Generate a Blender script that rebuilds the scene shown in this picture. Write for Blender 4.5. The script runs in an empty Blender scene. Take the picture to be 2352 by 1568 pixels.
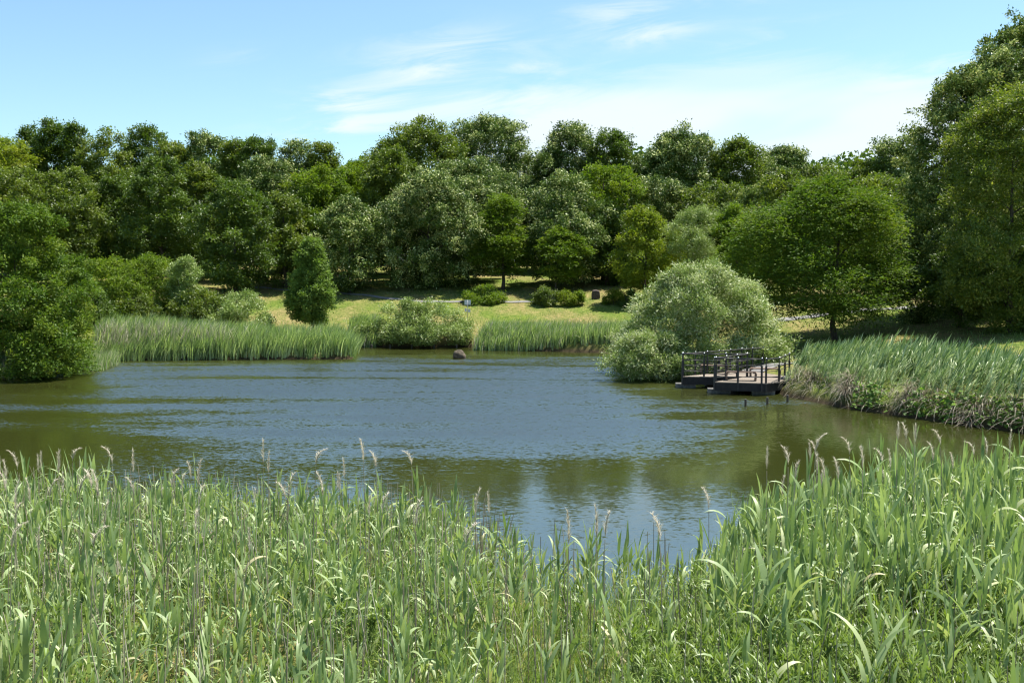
import bpy, bmesh, math, random
import numpy as np
from mathutils import Vector, Matrix

R = math.radians
rng = np.random.default_rng(7)
random.seed(7)
scn = bpy.context.scene
COL = scn.collection

# ------------------------------------------------------------------ camera
CAM_H = 5.8                      # metres above the water
PITCH = math.atan((784 - 620) / 2287.0)
FPX, CX, CY = 2287.0, 1176.0, 784.0   # photo measured on a 2352 px wide copy
cam = bpy.data.cameras.new('camera')
cam.lens = 35.0
cam.sensor_width = 36.0
cam.clip_start = 0.1
cam.clip_end = 6000
camo = bpy.data.objects.new('camera', cam)
camo.location = (0, 0, CAM_H)
camo.rotation_euler = (R(90) - PITCH, 0, 0)
COL.objects.link(camo)
scn.camera = camo

# ------------------------------------------------------------------ sky
SUN_EL, SUN_AZ = R(66), R(58)
world = bpy.data.worlds.new('World')
scn.world = world
world.use_nodes = True
wn, wl = world.node_tree.nodes, world.node_tree.links
wn.clear()

def sky_world():
    N, L = wn, wl
    out = N.new('ShaderNodeOutputWorld')
    bg = N.new('ShaderNodeBackground')
    bg.inputs['Strength'].default_value = 0.085
    sky = N.new('ShaderNodeTexSky')
    sky.sky_type = 'NISHITA'
    sky.sun_disc = False
    sky.sun_elevation = SUN_EL
    sky.sun_rotation = SUN_AZ
    sky.altitude = 50
    sky.air_density = 1.0
    sky.dust_density = 0.6
    sky.ozone_density = 1.3
    tc = N.new('ShaderNodeTexCoord')
    sep = N.new('ShaderNodeSeparateXYZ')
    L.new(tc.outputs['Generated'], sep.inputs[0])

    def m(op, a, b=None, c=None):
        n = N.new('ShaderNodeMath')
        n.operation = op
        for i, v in enumerate((a, b, c)):
            if v is None:
                continue
            if isinstance(v, (int, float)):
                n.inputs[i].default_value = v
            else:
                L.new(v, n.inputs[i])
        return n.outputs[0]

    def sstep(v, a, b):
        n = N.new('ShaderNodeMapRange')
        n.interpolation_type = 'SMOOTHSTEP'
        n.inputs[1].default_value = a
        n.inputs[2].default_value = b
        L.new(v, n.inputs[0])
        return n.outputs[0]

    y = m('MAXIMUM', sep.outputs[1], 0.05)
    u = m('DIVIDE', sep.outputs[0], y)
    v = m('DIVIDE', sep.outputs[2], y)
    cmb = N.new('ShaderNodeCombineXYZ')
    # streaks run slightly uphill to the right
    vv = m('SUBTRACT', v, m('MULTIPLY', u, 0.10))
    L.new(m('MULTIPLY', u, 5.0), cmb.inputs[0])
    L.new(m('MULTIPLY', vv, 26.0), cmb.inputs[1])

    def noise(scale, detail, rough, dist, off):
        mp = N.new('ShaderNodeVectorMath')
        mp.operation = 'ADD'
        L.new(cmb.outputs[0], mp.inputs[0])
        mp.inputs[1].default_value = off
        n = N.new('ShaderNodeTexNoise')
        n.inputs['Scale'].default_value = scale
        n.inputs['Detail'].default_value = detail
        n.inputs['Roughness'].default_value = rough
        n.inputs['Distortion'].default_value = dist
        L.new(mp.outputs[0], n.inputs['Vector'])
        return n.outputs[0]

    n_big = noise(0.55, 3, 0.5, 0.4, (3.1, 1.7, 0))
    n_fine = noise(1.3, 7, 0.62, 0.7, (7.3, 0.4, 2))
    # the long cloud bank low on the right: under a line that climbs then falls
    line = m('ADD', m('MULTIPLY', m('ADD', u, 0.10), 0.20), 0.152)
    line = m('MINIMUM', line, m('ADD', m('MULTIPLY', m('SUBTRACT', u, 0.25), -0.07), 0.222))
    wob = m('MULTIPLY', m('SUBTRACT', n_fine, 0.5), 0.10)
    under = sstep(m('ADD', m('SUBTRACT', line, v), wob), -0.012, 0.035)
    under = m('MULTIPLY', under, sstep(u, -0.16, 0.03))
    body = m('MULTIPLY', under, m('ADD', 0.45, m('MULTIPLY', sstep(n_big, 0.32, 0.58), 0.5)))
    # separate wisps
    wis = None
    for (px, py, ru, rv, s) in ((1030, 130, .075, .020, .62), (1425, 38, .045, .012, .7), (1480, 92, .05, .012, .75),
                                (1210, 168, .035, .008, .6), (790, 236, .04, .010, .65), (770, 300, .05, .012, .6),
                                (1000, 178, .05, .008, .6), (900, 262, .09, .022, .55), (1780, 100, .05, .014, .5), (545, 148, .03, .010, .3), (1700, 2, .05, .008, .5)):
        du = m('DIVIDE', m('SUBTRACT', u, (px - 1176) / 2287), ru)
        dv = m('DIVIDE', m('SUBTRACT', vv, (620 - py) / 2287 - 0.10 * (px - 1176) / 2287), rv)
        r2 = m('ADD', m('MULTIPLY', du, du), m('MULTIPLY', dv, dv))
        g = m('MULTIPLY', m('POWER', 2.718, m('MULTIPLY', r2, -0.8)), s)
        wis = g if wis is None else m('ADD', wis, g)
    wis = m('MULTIPLY', wis, sstep(n_fine, 0.42, 0.68))
    cl = m('MINIMUM', m('ADD', body, wis), 1.0)
    cl = m('MULTIPLY', cl, sstep(sep.outputs[1], 0.1, 0.3))
    tint = N.new('ShaderNodeMix')
    tint.data_type = 'RGBA'
    tint.blend_type = 'MULTIPLY'
    tint.inputs[0].default_value = 1.0
    L.new(sky.outputs[0], tint.inputs[6])
    tint.inputs[7].default_value = (0.94, 1.10, 1.10, 1)
    mix = N.new('ShaderNodeMix')
    mix.data_type = 'RGBA'
    L.new(cl, mix.inputs[0])
    L.new(tint.outputs[2], mix.inputs[6])
    mix.inputs[7].default_value = (5.3, 5.9, 6.3, 1)
    L.new(mix.outputs[2], bg.inputs['Color'])
    L.new(bg.outputs[0], out.inputs['Surface'])

sky_world()
sun = bpy.data.lights.new('sun', 'SUN')
sun.energy = 5.0
sun.angle = R(0.5)
sun.color = (1.0, 0.955, 0.88)
suno = bpy.data.objects.new('sun', sun)
sdir = Vector((math.sin(SUN_AZ) * math.cos(SUN_EL), math.cos(SUN_AZ) * math.cos(SUN_EL), math.sin(SUN_EL)))
suno.rotation_euler = sdir.to_track_quat('Z', 'Y').to_euler()
suno.location = (30, 80, 120)
COL.objects.link(suno)

vs = scn.view_settings
vs.view_transform = 'Standard'
vs.look = 'None'
vs.exposure = 1.05
vs.gamma = 1.0
vs.use_curve_mapping = False
cy = scn.cycles
cy.max_bounces = 6
cy.diffuse_bounces = 2
cy.glossy_bounces = 3
cy.transmission_bounces = 3
cy.sample_clamp_indirect = 4.0
cy.filter_width = 1.25
cy.use_denoising = True

# ------------------------------------------------------------------ pixel -> place
def ray(px, py):
    a, b = (px - CX) / FPX, (CY - py) / FPX
    c, s = math.cos(PITCH), math.sin(PITCH)
    return a, c + b * s, b * c - s        # x, y, z of the direction

def at(px, py, d):
    x, y, z = ray(px, py)
    k = d / y
    return np.array((x * k, d, CAM_H + z * k))

def on_water(px, py):
    x, y, z = ray(px, py)
    k = -CAM_H / z
    return x * k, y * k

def px_of(x, y, z):
    c, s = math.cos(PITCH), math.sin(PITCH)
    zz = z - CAM_H
    dep = y * c - zz * s
    return CX + FPX * x / dep, CY - FPX * (y * s + zz * c) / dep

# ------------------------------------------------------------------ ground shape
SHORE_PX = [(2352, 993), (2130, 964), (1940, 937), (1800, 909), (1780, 893), (1700, 880), (1560, 868), (1480, 850), (1460, 812),
            (1090, 803), (1085, 797), (815, 797), (812, 825), (205, 828), (150, 850), (0, 868)]
POND = [(-60, 24), (-14, 22.3), (-6, 21.3), (-1, 19.4), (1.0, 16.6), (2.4, 15.8), (3.8, 16.6), (6.0, 20.0), (9, 22.3), (16, 22.5), (24, 23), (34, 27), (29, 33)]
POND += [on_water(*p) for p in SHORE_PX] + [(-33, 49), (-60, 44)]
POND = np.array(POND)

def shore_dist(x, y):
    """metres outside the pond edge (negative inside)"""
    x, y = np.asarray(x, float), np.asarray(y, float)
    best = np.full(x.shape, 1e9)
    inside = np.zeros(x.shape, bool)
    n = len(POND)
    for i in range(n):
        ax, ay = POND[i]
        bx, by = POND[(i + 1) % n]
        dx, dy = bx - ax, by - ay
        t = np.clip(((x - ax) * dx + (y - ay) * dy) / (dx * dx + dy * dy), 0, 1)
        best = np.minimum(best, (x - ax - t * dx) ** 2 + (y - ay - t * dy) ** 2)
        cond = (ay > y) != (by > y)
        with np.errstate(divide='ignore', invalid='ignore'):
            xi = ax + (y - ay) * dx / (dy if dy != 0 else 1e-9)
        inside ^= cond & (x < xi)
    s = np.sqrt(best)
    return np.where(inside, -s, s)

CTRL = []
for px in (560, 880, 1200, 1480):
    for py, d in ((745, 80), (695, 90), (662, 97), (634, 110), (614, 128), (606, 155)):
        CTRL.append(at(px, py, d))
for px in (-300, 0, 280):
    for py, d in ((742, 72), (700, 82), (655, 100), (620, 125), (606, 155)):
        CTRL.append(at(px, py, d))
for px, py, d in ((1920, 782, 62), (2200, 748, 63), (2300, 722, 66), (2010, 712, 79), (1880, 726, 72), (1800, 828, 55), (2352, 765, 57),
                  (2352, 690, 74), (2100, 690, 82), (2200, 832, 47), (2000, 832, 49), (1750, 700, 84), (1900, 660, 98), (2300, 640, 95),
                  (1900, 625, 125), (2400, 615, 125), (2700, 720, 60), (2700, 800, 45)):
    CTRL.append(at(px, py, d))
for x, y, z in ((0, 17, .45), (-8, 19, .45), (9, 20, .4), (0, 12, .95), (-8, 12, .95), (8, 12, 1.0), (0, 6, 1.3), (-8, 6, 1.3), (8, 6, 1.3), (0, 2.5, 2.6),
                (-10, 2.5, 2.6), (10, 2.5, 2.6), (0, -1, 4.1), (-15, -1, 4.1), (15, -1, 4.1), (0, -20, 4.2), (30, -20, 4.2), (-30, -20, 4.2), (32, 15, 1.6),
                (-32, 15, 1.6), (-40, 40, .8), (-60, 60, 2.2), (60, 45, 4.5), (60, 20, 3.5), (70, 90, 6), (-80, 100, 5)):
    CTRL.append(np.array((x, y, z)))
CTRL = np.array(CTRL)

def _tps_k(r2):
    return 0.5 * r2 * np.log(np.maximum(r2, 1e-9))

def _tps_fit():
    n = len(CTRL)
    X = CTRL[:, :2] / 50
    K = _tps_k(((X[:, None] - X[None]) ** 2).sum(-1)) + np.eye(n) * 0.002
    P = np.c_[np.ones(n), X]
    A = np.block([[K, P], [P.T, np.zeros((3, 3))]])
    return np.linalg.solve(A, np.r_[CTRL[:, 2], 0, 0, 0])

_TW = _tps_fit()

def ground_z(x, y):
    x, y = np.asarray(x, float), np.asarray(y, float)
    sh = x.shape
    x, y = x.ravel(), y.ravel()
    xc, yc = np.clip(x, -120, 120), np.clip(y, -40, 190)
    X = np.c_[xc, yc] / 50
    C = CTRL[:, :2] / 50
    z = np.empty(len(x))
    for i in range(0, len(x), 20000):
        q = X[i:i + 20000]
        z[i:i + 20000] = _tps_k(((q[:, None] - C[None]) ** 2).sum(-1)) @ _TW[:-3] + _TW[-3] + q @ _TW[-2:]
    z = np.clip(z, 0.28, 8.0)
    z += 0.05 * np.sin(x * 0.9 + 1.3 * np.sin(y * .37)) * np.sin(y * 0.71 + x * .2) + 0.03 * np.sin(x * 2.3 + y * 1.1)
    s = shore_dist(x, y)
    up = np.clip(s / 1.4, 0, 1)
    up = up * (2 - up)
    z = np.where(s > 0, 0.02 + (z - 0.02) * up, np.clip(s * 0.8, -1.0, 0))
    return z.reshape(sh)

def gz(x, y):
    return float(ground_z(np.array([x]), np.array([y]))[0])

def on_ground(px, py, d0=25.0):
    x, y, z = ray(px, py)
    d = np.arange(d0, 170, 0.1)
    k = d / y
    h = CAM_H + z * k - ground_z(x * k, d)
    i = int(np.argmax(h < 0)) if (h < 0).any() else len(d) - 1
    return x * k[i], d[i], gz(x * k[i], d[i])

# ------------------------------------------------------------------ materials
def new_mat(name):
    m = bpy.data.materials.new(name)
    m.use_nodes = True
    m.node_tree.nodes.clear()
    return m, m.node_tree.nodes, m.node_tree.links

def ramp(N, stops):
    r = N.new('ShaderNodeValToRGB')
    e = r.color_ramp.elements
    while len(e) < len(stops):
        e.new(0.5)
    for i, (p, c) in enumerate(stops):
        e[i].position = p
        e[i].color = (*c, 1)
    return r

def leaf_mat(name, stops, trans=0.4, gloss=0.06, rough=0.4, tr_gain=(1.25, 1.35, 0.55)):
    """foliage: colour comes from the per-leaf attribute 'tint', light also passes through the leaf"""
    m, N, L = new_mat(name)
    out = N.new('ShaderNodeOutputMaterial')
    a = N.new('ShaderNodeAttribute')
    a.attribute_name = 'tint'
    r = ramp(N, stops)
    L.new(a.outputs['Fac'], r.inputs[0])
    dif = N.new('ShaderNodeBsdfDiffuse')
    L.new(r.outputs[0], dif.inputs[0])
    tr = N.new('ShaderNodeBsdfTranslucent')
    mul = N.new('ShaderNodeMix')
    mul.data_type = 'RGBA'
    mul.blend_type = 'MULTIPLY'
    mul.inputs[0].default_value = 1
    L.new(r.outputs[0], mul.inputs[6])
    mul.inputs[7].default_value = (*tr_gain, 1)
    L.new(mul.outputs[2], tr.inputs[0])
    mx = N.new('ShaderNodeMixShader')
    mx.inputs[0].default_value = trans
    L.new(dif.outputs[0], mx.inputs[1])
    L.new(tr.outputs[0], mx.inputs[2])
    gl = N.new('ShaderNodeBsdfGlossy')
    gl.inputs['Roughness'].default_value = rough
    gl.inputs[0].default_value = (1, 1, 1, 1)
    m2 = N.new('ShaderNodeMixShader')
    m2.inputs[0].default_value = gloss
    L.new(mx.outputs[0], m2.inputs[1])
    L.new(gl.outputs[0], m2.inputs[2])
    L.new(m2.outputs[0], out.inputs[0])
    return m

def solid_mat(name, c1, c2, scale=6.0, rough=0.8, metal=0.0, stretch=(1, 1, 1), bump=0.0, spec=0.3, coord='Object', mid=(0.35, 0.65)):
    m, N, L = new_mat(name)
    out = N.new('ShaderNodeOutputMaterial')
    p = N.new('ShaderNodeBsdfPrincipled')
    p.inputs['Roughness'].default_value = rough
    p.inputs['Metallic'].default_value = metal
    p.inputs['Specular IOR Level'].default_value = spec
    tc = N.new('ShaderNodeTexCoord')
    mp = N.new('ShaderNodeMapping')
    mp.inputs['Scale'].default_value = stretch
    L.new(tc.outputs[coord], mp.inputs[0])
    n = N.new('ShaderNodeTexNoise')
    n.inputs['Scale'].default_value = scale
    n.inputs['Detail'].default_value = 6
    n.inputs['Roughness'].default_value = 0.65
    L.new(mp.outputs[0], n.inputs['Vector'])
    r = ramp(N, [(mid[0], c1), (mid[1], c2)])
    L.new(n.outputs[0], r.inputs[0])
    L.new(r.outputs[0], p.inputs['Base Color'])
    if bump:
        b = N.new('ShaderNodeBump')
        b.inputs['Strength'].default_value = bump
        b.inputs['Distance'].default_value = 0.03
        L.new(n.outputs[0], b.inputs['Height'])
        L.new(b.outputs[0], p.inputs['Normal'])
    L.new(p.outputs[0], out.inputs[0])
    return m

def ground_mat():
    m, N, L = new_mat('ground')
    out = N.new('ShaderNodeOutputMaterial')
    p = N.new('ShaderNodeBsdfPrincipled')
    p.inputs['Roughness'].default_value = 0.95
    p.inputs['Specular IOR Level'].default_value = 0.1
    geo = N.new('ShaderNodeNewGeometry')

    def nz(scale, det, rg=0.6, stretch=(1, 1, 1)):
        mp = N.new('ShaderNodeMapping')
        mp.inputs['Scale'].default_value = stretch
        L.new(geo.outputs['Position'], mp.inputs[0])
        n = N.new('ShaderNodeTexNoise')
        n.inputs['Scale'].default_value = scale
        n.inputs['Detail'].default_value = det
        n.inputs['Roughness'].default_value = rg
        L.new(mp.outputs[0], n.inputs['Vector'])
        return n.outputs[0]
    big = nz(0.16, 4, 0.62, (1, 0.55, 1))
    fine = nz(2.6, 5, 0.7)
    grass = ramp(N, [(0.28, (0.055, 0.095, 0.012)), (0.5, (0.105, 0.15, 0.022)), (0.75, (0.19, 0.21, 0.045))])
    straw = ramp(N, [(0.3, (0.16, 0.11, 0.05)), (0.7, (0.34, 0.25, 0.12))])
    L.new(fine, grass.inputs[0])
    L.new(fine, straw.inputs[0])
    add = N.new('ShaderNodeMath')
    add.operation = 'MULTIPLY_ADD'
    L.new(fine, add.inputs[0])
    add.inputs[1].default_value = 0.35
    L.new(big, add.inputs[2])
    sel = ramp(N, [(0.58, (0, 0, 0)), (0.80, (0.8, 0.8, 0.8))])
    L.new(add.outputs[0], sel.inputs[0])
    mx = N.new('ShaderNodeMix')
    mx.data_type = 'RGBA'
    L.new(sel.outputs[0], mx.inputs[0])
    L.new(grass.outputs[0], mx.inputs[6])
    L.new(straw.outputs[0], mx.inputs[7])
    # mud below and along the waterline
    sep = N.new('ShaderNodeSeparateXYZ')
    L.new(geo.outputs['Position'], sep.inputs[0])
    mr = N.new('ShaderNodeMapRange')
    mr.inputs[1].default_value = 0.1
    mr.inputs[2].default_value = 0.5
    L.new(sep.outputs[2], mr.inputs[0])
    mud = N.new('ShaderNodeMix')
    mud.data_type = 'RGBA'
    L.new(mr.outputs[0], mud.inputs[0])
    mud.inputs[6].default_value = (0.05, 0.038, 0.02, 1)
    L.new(mx.outputs[2], mud.inputs[7])
    L.new(mud.outputs[2], p.inputs['Base Color'])
    b = N.new('ShaderNodeBump')
    b.inputs['Strength'].default_value = 0.6
    b.inputs['Distance'].default_value = 0.08
    L.new(fine, b.inputs['Height'])
    L.new(b.outputs[0], p.inputs['Normal'])
    L.new(p.outputs[0], out.inputs[0])
    return m

def water_mat():
    m, N, L = new_mat('pond_water')
    out = N.new('ShaderNodeOutputMaterial')
    p = N.new('ShaderNodeBsdfPrincipled')
    p.inputs['Base Color'].default_value = (0.028, 0.032, 0.007, 1)
    p.inputs['Roughness'].default_value = 0.08
    p.inputs['IOR'].default_value = 3.6
    geo = N.new('ShaderNodeNewGeometry')

    def m_(op, a, b):
        n = N.new('ShaderNodeMath')
        n.operation = op
        for i, v in enumerate((a, b)):
            if isinstance(v, (int, float)):
                n.inputs[i].default_value = v
            else:
                L.new(v, n.inputs[i])
        return n.outputs[0]

    def nz(scale, det, stretch, out_i, rg=0.55, off=(0, 0, 0)):
        mp = N.new('ShaderNodeMapping')
        mp.inputs['Scale'].default_value = stretch
        mp.inputs['Location'].default_value = off
        L.new(geo.outputs['Position'], mp.inputs[0])
        n = N.new('ShaderNodeTexNoise')
        n.inputs['Scale'].default_value = scale
        n.inputs['Detail'].default_value = det
        n.inputs['Roughness'].default_value = rg
        L.new(mp.outputs[0], n.inputs['Vector'])
        return n.outputs[out_i]

    def vm(op, a, b):
        n = N.new('ShaderNodeVectorMath')
        n.operation = op
        for i, v in enumerate((a, b)):
            if isinstance(v, tuple):
                n.inputs[i].default_value = v
            else:
                L.new(v, n.inputs[i])
        return n

    w1 = vm('SUBTRACT', nz(14.0, 3, (0.55, 1.3, 1), 1), (0.5, 0.5, 0.5)).outputs[0]
    w2 = vm('SUBTRACT', nz(4.0, 2, (0.7, 1.4, 1), 1, off=(5, 9, 0)), (0.5, 0.5, 0.5)).outputs[0]
    sl = vm('ADD', w1, vm('MULTIPLY', w2, (0.45, 0.45, 0.45)).outputs[0]).outputs[0]
    # wind: the surface carries an attribute that says how ruffled it is; broken up by a noise
    at_ = N.new('ShaderNodeAttribute')
    at_.attribute_name = 'ruffle'
    patch = nz(0.22, 4, (0.30, 2.0, 1), 0, off=(2.0, 0.6, 0))
    br = N.new('ShaderNodeMapRange')
    br.inputs[1].default_value = 0.3
    br.inputs[2].default_value = 0.7
    br.inputs[3].default_value = 0.35
    br.inputs[4].default_value = 1.6
    L.new(patch, br.inputs[0])
    amp = m_('MULTIPLY', at_.outputs['Fac'], br.outputs[0])
    sc = N.new('ShaderNodeVectorMath')
    sc.operation = 'SCALE'
    L.new(sl, sc.inputs[0])
    L.new(amp, sc.inputs['Scale'])
    lean = N.new('ShaderNodeCombineXYZ')      # wind waves are steeper on their lee face
    L.new(m_('MULTIPLY', m_('MAXIMUM', m_('SUBTRACT', amp, 0.26), 0.0), -0.25), lean.inputs[1])
    flat = vm('ADD', vm('MULTIPLY', sc.outputs[0], (1, 1, 0)).outputs[0], lean.outputs[0]).outputs[0]
    nrm = vm('NORMALIZE', vm('ADD', flat, (0, 0, 1)).outputs[0], (0, 0, 0)).outputs[0]
    L.new(nrm, p.inputs['Normal'])
    L.new(p.outputs[0], out.inputs[0])
    return m

# ------------------------------------------------------------------ object helpers
def tag(o, label, cat, group=None):
    o['label'] = label
    o['category'] = cat
    if group:
        o['group'] = group
    return o

def thing(name, label, cat, loc=(0, 0, 0), rz=0.0, group=None):
    o = bpy.data.objects.new(name, None)
    o.empty_display_size = 0.2
    o.location = loc
    o.rotation_euler = (0, 0, rz)
    COL.objects.link(o)
    return tag(o, label, cat, group)

def link(name, me, parent=None):
    o = bpy.data.objects.new(name, me)
    COL.objects.link(o)
    if parent is not None:
        o.parent = parent
    return o

def np_mesh(name, verts, quads, mats, tint=None, mat_i=None, smooth=False):
    me = bpy.data.meshes.new(name)
    verts = np.asarray(verts, np.float32)
    quads = np.asarray(quads, np.int32)
    k = quads.shape[1]
    me.vertices.add(len(verts))
    me.vertices.foreach_set('co', verts.ravel())
    me.loops.add(quads.size)
    me.loops.foreach_set('vertex_index', quads.ravel())
    me.polygons.add(len(quads))
    me.polygons.foreach_set('loop_start', np.arange(0, quads.size, k, dtype=np.int32))
    if mat_i is not None:
        me.polygons.foreach_set('material_index', np.asarray(mat_i, np.int32))
    me.polygons.foreach_set('use_smooth', np.full(len(quads), smooth))
    for m in mats:
        me.materials.append(m)
    if tint is not None:
        a = me.attributes.new('tint', 'FLOAT', 'POINT')
        a.data.foreach_set('value', np.asarray(tint, np.float32))
    me.update(calc_edges=True)
    return me

def bm_mesh(name, bm, mat, smooth=False):
    me = bpy.data.meshes.new(name)
    bmesh.ops.recalc_face_normals(bm, faces=bm.faces)
    bm.to_mesh(me)
    bm.free()
    me.materials.append(mat)
    if smooth:
        for p in me.polygons:
            p.use_smooth = True
    return me

def add_box(bm, c, size, rz=0.0, bevel=0.0):
    r = bmesh.ops.create_cube(bm, size=1.0, matrix=Matrix.Translation(c) @ Matrix.Rotation(rz, 4, 'Z') @ Matrix.Diagonal((*size, 1)))
    if bevel:
        vs_ = set(r['verts'])
        ed = [e for e in bm.edges if e.verts[0] in vs_ and e.verts[1] in vs_]
        bmesh.ops.bevel(bm, geom=ed, offset=bevel, segments=2, affect='EDGES', profile=0.6)

def add_tube(bm, pts, radii, seg=8, cap=True):
    pts = [Vector(p) for p in pts]
    rings = []
    for i, p in enumerate(pts):
        d = (pts[min(i + 1, len(pts) - 1)] - pts[max(i - 1, 0)]).normalized()
        a = d.orthogonal().normalized() if abs(d.z) > 0.9 else d.cross(Vector((0, 0, 1))).normalized()
        b = d.cross(a)
        rings.append([bm.verts.new(p + (a * math.cos(t) + b * math.sin(t)) * radii[i]) for t in [2 * math.pi * k / seg for k in range(seg)]])
    for r0, r1 in zip(rings, rings[1:]):
        for k in range(seg):
            bm.faces.new((r0[k], r0[(k + 1) % seg], r1[(k + 1) % seg], r1[k]))
    if cap:
        bm.faces.new(rings[0][::-1])
        bm.faces.new(rings[-1])

def unit(v):
    return v / np.maximum(np.linalg.norm(v, axis=-1, keepdims=True), 1e-9)

# ------------------------------------------------------------------ ground, water, paths
M_GROUND = ground_mat()
M_WATER = water_mat()

def axis(spans):
    out = [spans[0][0]]
    for a, b, st in spans:
        n = max(1, int(round((b - a) / st)))
        out += [a + (b - a) * (i + 1) / n for i in range(n)]
    return np.array(out)

def build_ground():
    xs = axis([(-3000, -600, 600), (-600, -120, 60), (-120, -50, 5), (-50, 50, 0.7), (50, 120, 5), (120, 600, 60), (600, 3000, 600)])
    ys = axis([(-1500, -200, 260), (-200, -20, 18), (-20, 4, 1.5), (4, 130, 0.7), (130, 190, 4), (190, 600, 60), (600, 4000, 680)])
    X, Y = np.meshgrid(xs, ys)
    Z = ground_z(X, Y)
    nx, ny = len(xs), len(ys)
    idx = np.arange(nx * ny).reshape(ny, nx)
    q = np.stack([idx[:-1, :-1], idx[:-1, 1:], idx[1:, 1:], idx[1:, :-1]], -1).reshape(-1, 4)
    o = link('ground', np_mesh('ground', np.c_[X.ravel(), Y.ravel(), Z.ravel()], q, [M_GROUND], smooth=True))
    o['kind'] = 'structure'
    xs, ys = np.linspace(-62, 40, 137), np.linspace(12, 82, 95)
    X, Y = np.meshgrid(xs, ys)
    idx = np.arange(X.size).reshape(X.shape)
    q = np.stack([idx[:-1, :-1], idx[:-1, 1:], idx[1:, 1:], idx[1:, :-1]], -1).reshape(-1, 4)
    # wind on the open middle, lee water under the banks
    t = np.clip((Y - 26.5) / 11, 0, 1)
    ruf = 0.17 + 0.85 * t * t * (3 - 2 * t)
    t = np.clip((Y - 60) / 12, 0, 1)
    ruf *= 1 - 0.65 * t
    for px, py, rx, ry, k in ((90, 1020, 6.0, 7.0, .9), (40, 890, 7, 3.0, .75), (2000, 1040, 5.5, 7.0, .9), (1850, 960, 4.5, 4.0, .7), (1600, 1100, 7.0, 4.5, .6), (1200, 1120, 5, 4.0, .4), (2200, 985, 4, 4, .85),
                              (1620, 905, 4.5, 2.5, .6)):
        wx, wy = on_water(px, py)
        ruf *= 1 - k * np.exp(-((X - wx) / rx) ** 2 - ((Y - wy) / ry) ** 2)
    me = np_mesh('water', np.c_[X.ravel(), Y.ravel(), np.zeros(X.size)], q, [M_WATER])
    a = me.attributes.new('ruffle', 'FLOAT', 'POINT')
    a.data.foreach_set('value', ruf.ravel().astype(np.float32))
    o = link('water', me)
    o['kind'] = 'structure'

build_ground()
M_PATH = solid_mat('path_gravel', (0.15, 0.145, 0.14), (0.24, 0.23, 0.22), 3.0, 0.95, coord='Object')

def path(pts, width):
    pts = np.array(pts, float)
    P = []
    for a, b in zip(pts, pts[1:]):
        n = max(2, int(np.linalg.norm(b - a) / 0.5))
        P += [a + (b - a) * i / n for i in range(n)]
    P.append(pts[-1])
    P = np.array(P)
    for _ in range(8):
        P[1:-1] = (P[:-2] + P[1:-1] * 2 + P[2:]) / 4
    d = unit(np.gradient(P, axis=0))
    nrm = np.c_[-d[:, 1], d[:, 0]]
    k = 5
    V, n = [], len(P)
    for j in range(k):
        e = P + nrm * (j / (k - 1) - 0.5) * width
        V.append(np.c_[e, ground_z(e[:, 0], e[:, 1]) + 0.05])
    V = np.concatenate(V)
    q = []
    for j in range(k - 1):
        a = np.arange(n - 1) + j * n
        q.append(np.stack([a, a + 1, a + n + 1, a + n], -1))
    o = link('path', np_mesh('path', V, np.concatenate(q), [M_PATH], smooth=True))
    o['kind'] = 'structure'

def gp(px, py):
    return on_ground(px, py)[:2]

path([gp(560, 660), gp(740, 668), gp(800, 676), gp(860, 682), gp(935, 690), gp(1000, 694), gp(1100, 694.5), gp(1200, 694.5), gp(1290, 693.5)], 0.6)
path([gp(1690, 742), gp(1800, 736), gp(1850, 730), gp(1895, 722), gp(1990, 711), gp(2070, 708), gp(2180, 704), gp(2300, 700)], 1.7)
path([(12.2, 51.0), (13.4, 52.3), (15.4, 52.6), (18.0, 51.2), (21.0, 48.6), (25, 45.5)], 1.5)

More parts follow.
